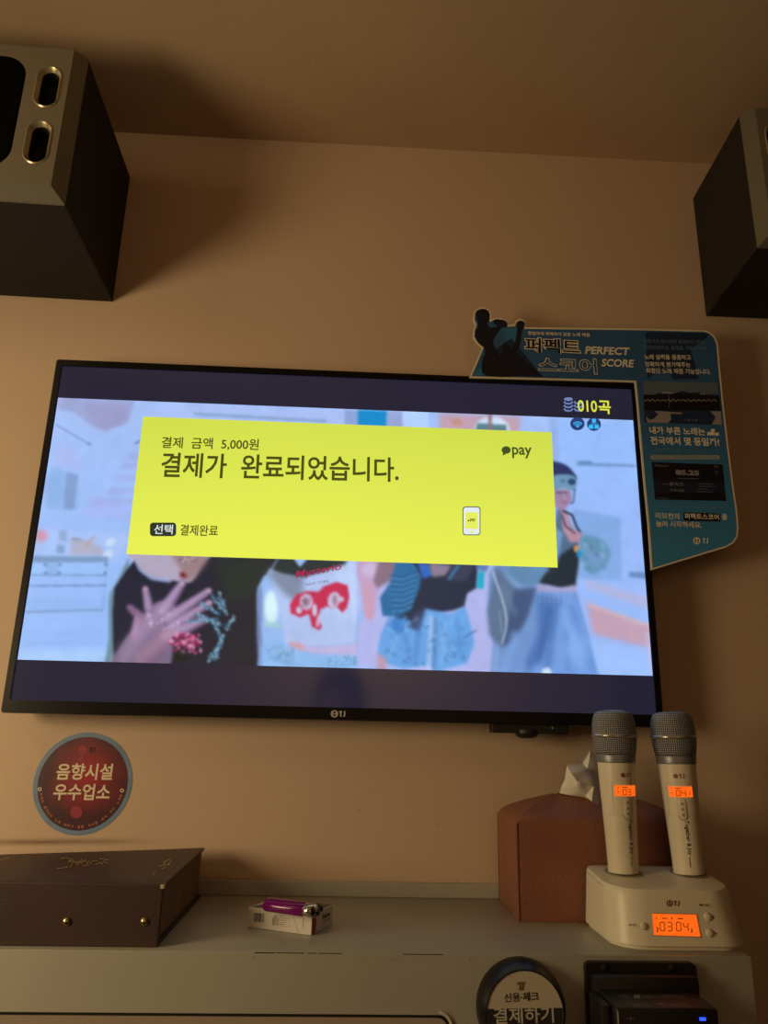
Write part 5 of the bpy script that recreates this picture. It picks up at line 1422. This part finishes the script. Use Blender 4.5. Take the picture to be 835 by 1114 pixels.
lp = bmesh.new(); bmesh.ops.create_uvsphere(lp, u_segments=18, v_segments=10, radius=1); lp.transform(Matrix.Translation(HC + Vector((0, .0835, -.058))) @ Matrix.Diagonal((.021, .006, .0065, 1))); from_bm('lips', lp, mat('lips', (168, 96, 90), rough=.45), per_, smooth=True)


def wear(name, idx, edges, grow, m, cut=None):
    vv = [V_[i] for i in idx]; mp = {j: k for k, j in enumerate(idx)}
    rr = [(RD[i][0] + grow, RD[i][1] + grow) if isinstance(RD[i], tuple) else RD[i] + grow for i in idx]
    me = skin(vv, [(mp[a], mp[b]) for a, b in edges], rr); return link(name, me, m, per_, smooth=True)


wear('shirt', [0, 1, 2, 3, 6, 7, 9, 10], [(0, 1), (1, 2), (2, 3), (3, 6), (6, 7), (3, 9), (9, 10)], .020, mat('shirt_cloth', (38, 42, 60), rough=.9))
tb_ = bmesh.new()
for i_ in (12, 16):
    a_ = Vector(V_[i_]); a_.x = hx + (a_.x - hx) * .85
    me = skin([a_ + Vector((0, -.03, .005)), a_ + Vector((0, .16, .008)), V_[i_ + 1], V_[i_ + 2]], [(0, 1), (1, 2), (2, 3)], [.104, .088, .072, .056]); tb_.from_mesh(me); bpy.data.meshes.remove(me)
hb = bmesh.new(); bmesh.ops.create_uvsphere(hb, u_segments=28, v_segments=18, radius=1); hb.transform(Matrix.Translation((hx, HY - .115, .525)) @ Matrix.Diagonal((.178, .140, .125, 1))); add_bm(tb_, hb)
me = bpy.data.meshes.new('t'); tb_.to_mesh(me); tb_.free(); o = bpy.data.objects.new('t', me); COL.objects.link(o)
md = o.modifiers.new('r', 'REMESH'); md.mode = 'VOXEL'; md.voxel_size = .009; sm_ = o.modifiers.new('m', 'SMOOTH'); sm_.iterations = 6
dg = bpy.context.evaluated_depsgraph_get(); me2 = bpy.data.meshes.new_from_object(o.evaluated_get(dg)); bpy.data.objects.remove(o); bpy.data.meshes.remove(me)
link('trousers', me2, mat('trouser_cloth', (40, 40, 44), rough=.9), per_, smooth=True)
for sx_ in (-1, 1):
    bm = loft_bm([[(hx + sx_ * .13 + a * .048, HY + .40 + b * .14, z_ + (0 if z_ < .03 else .03 * max(0, -b))) for a, b in ((math.cos(t) * (1 - .12 * max(0, math.sin(t))), math.sin(t)) for t in np.linspace(0, 2 * math.pi, 24, endpoint=False))] for z_ in (.001, .02, .06, .085)])
    from_bm('shoe', bm, mat('shoe_canvas', (60, 58, 60), rough=.8), per_, auto=50)
# phone in the hands
ph = empty('smartphone', PC, label='dark smartphone held up in both hands behind the camera viewpoint', cat='phone')
fm = Matrix((RGT, FWD, UPV)).transposed().to_4x4(); fm.translation = PC
bm = box_bm((-.037, -.004, -.078), (.037, .004, .078), .0035, 3); bm.transform(fm); from_bm('case', bm, mat('phone_case', (20, 20, 24), rough=.4), ph, auto=40)
bm = box_bm((-.0345, -.0046, -.0745), (.0345, -.0040, .0745), .0002, 1); bm.transform(fm); from_bm('screen', bm, mat('phone_glass', (8, 8, 10), rough=.1), ph)
# bench
bn = empty('bench', (hx, HY - .17, 0), label='low dark upholstered bench that the reflected person sits on', cat='bench')
BNM = mat('bench_vinyl', (58, 40, 36), rough=.45)
from_bm('seat', box_bm((hx - .6, HY - .42, .26), (hx + .6, HY + .10, .400), .03, 3), BNM, bn, auto=50)
from_bm('base', box_bm((hx - .58, HY - .40, .0), (hx + .58, HY + .06, .262), .004), mat('bench_base', (34, 28, 26), rough=.7), bn)
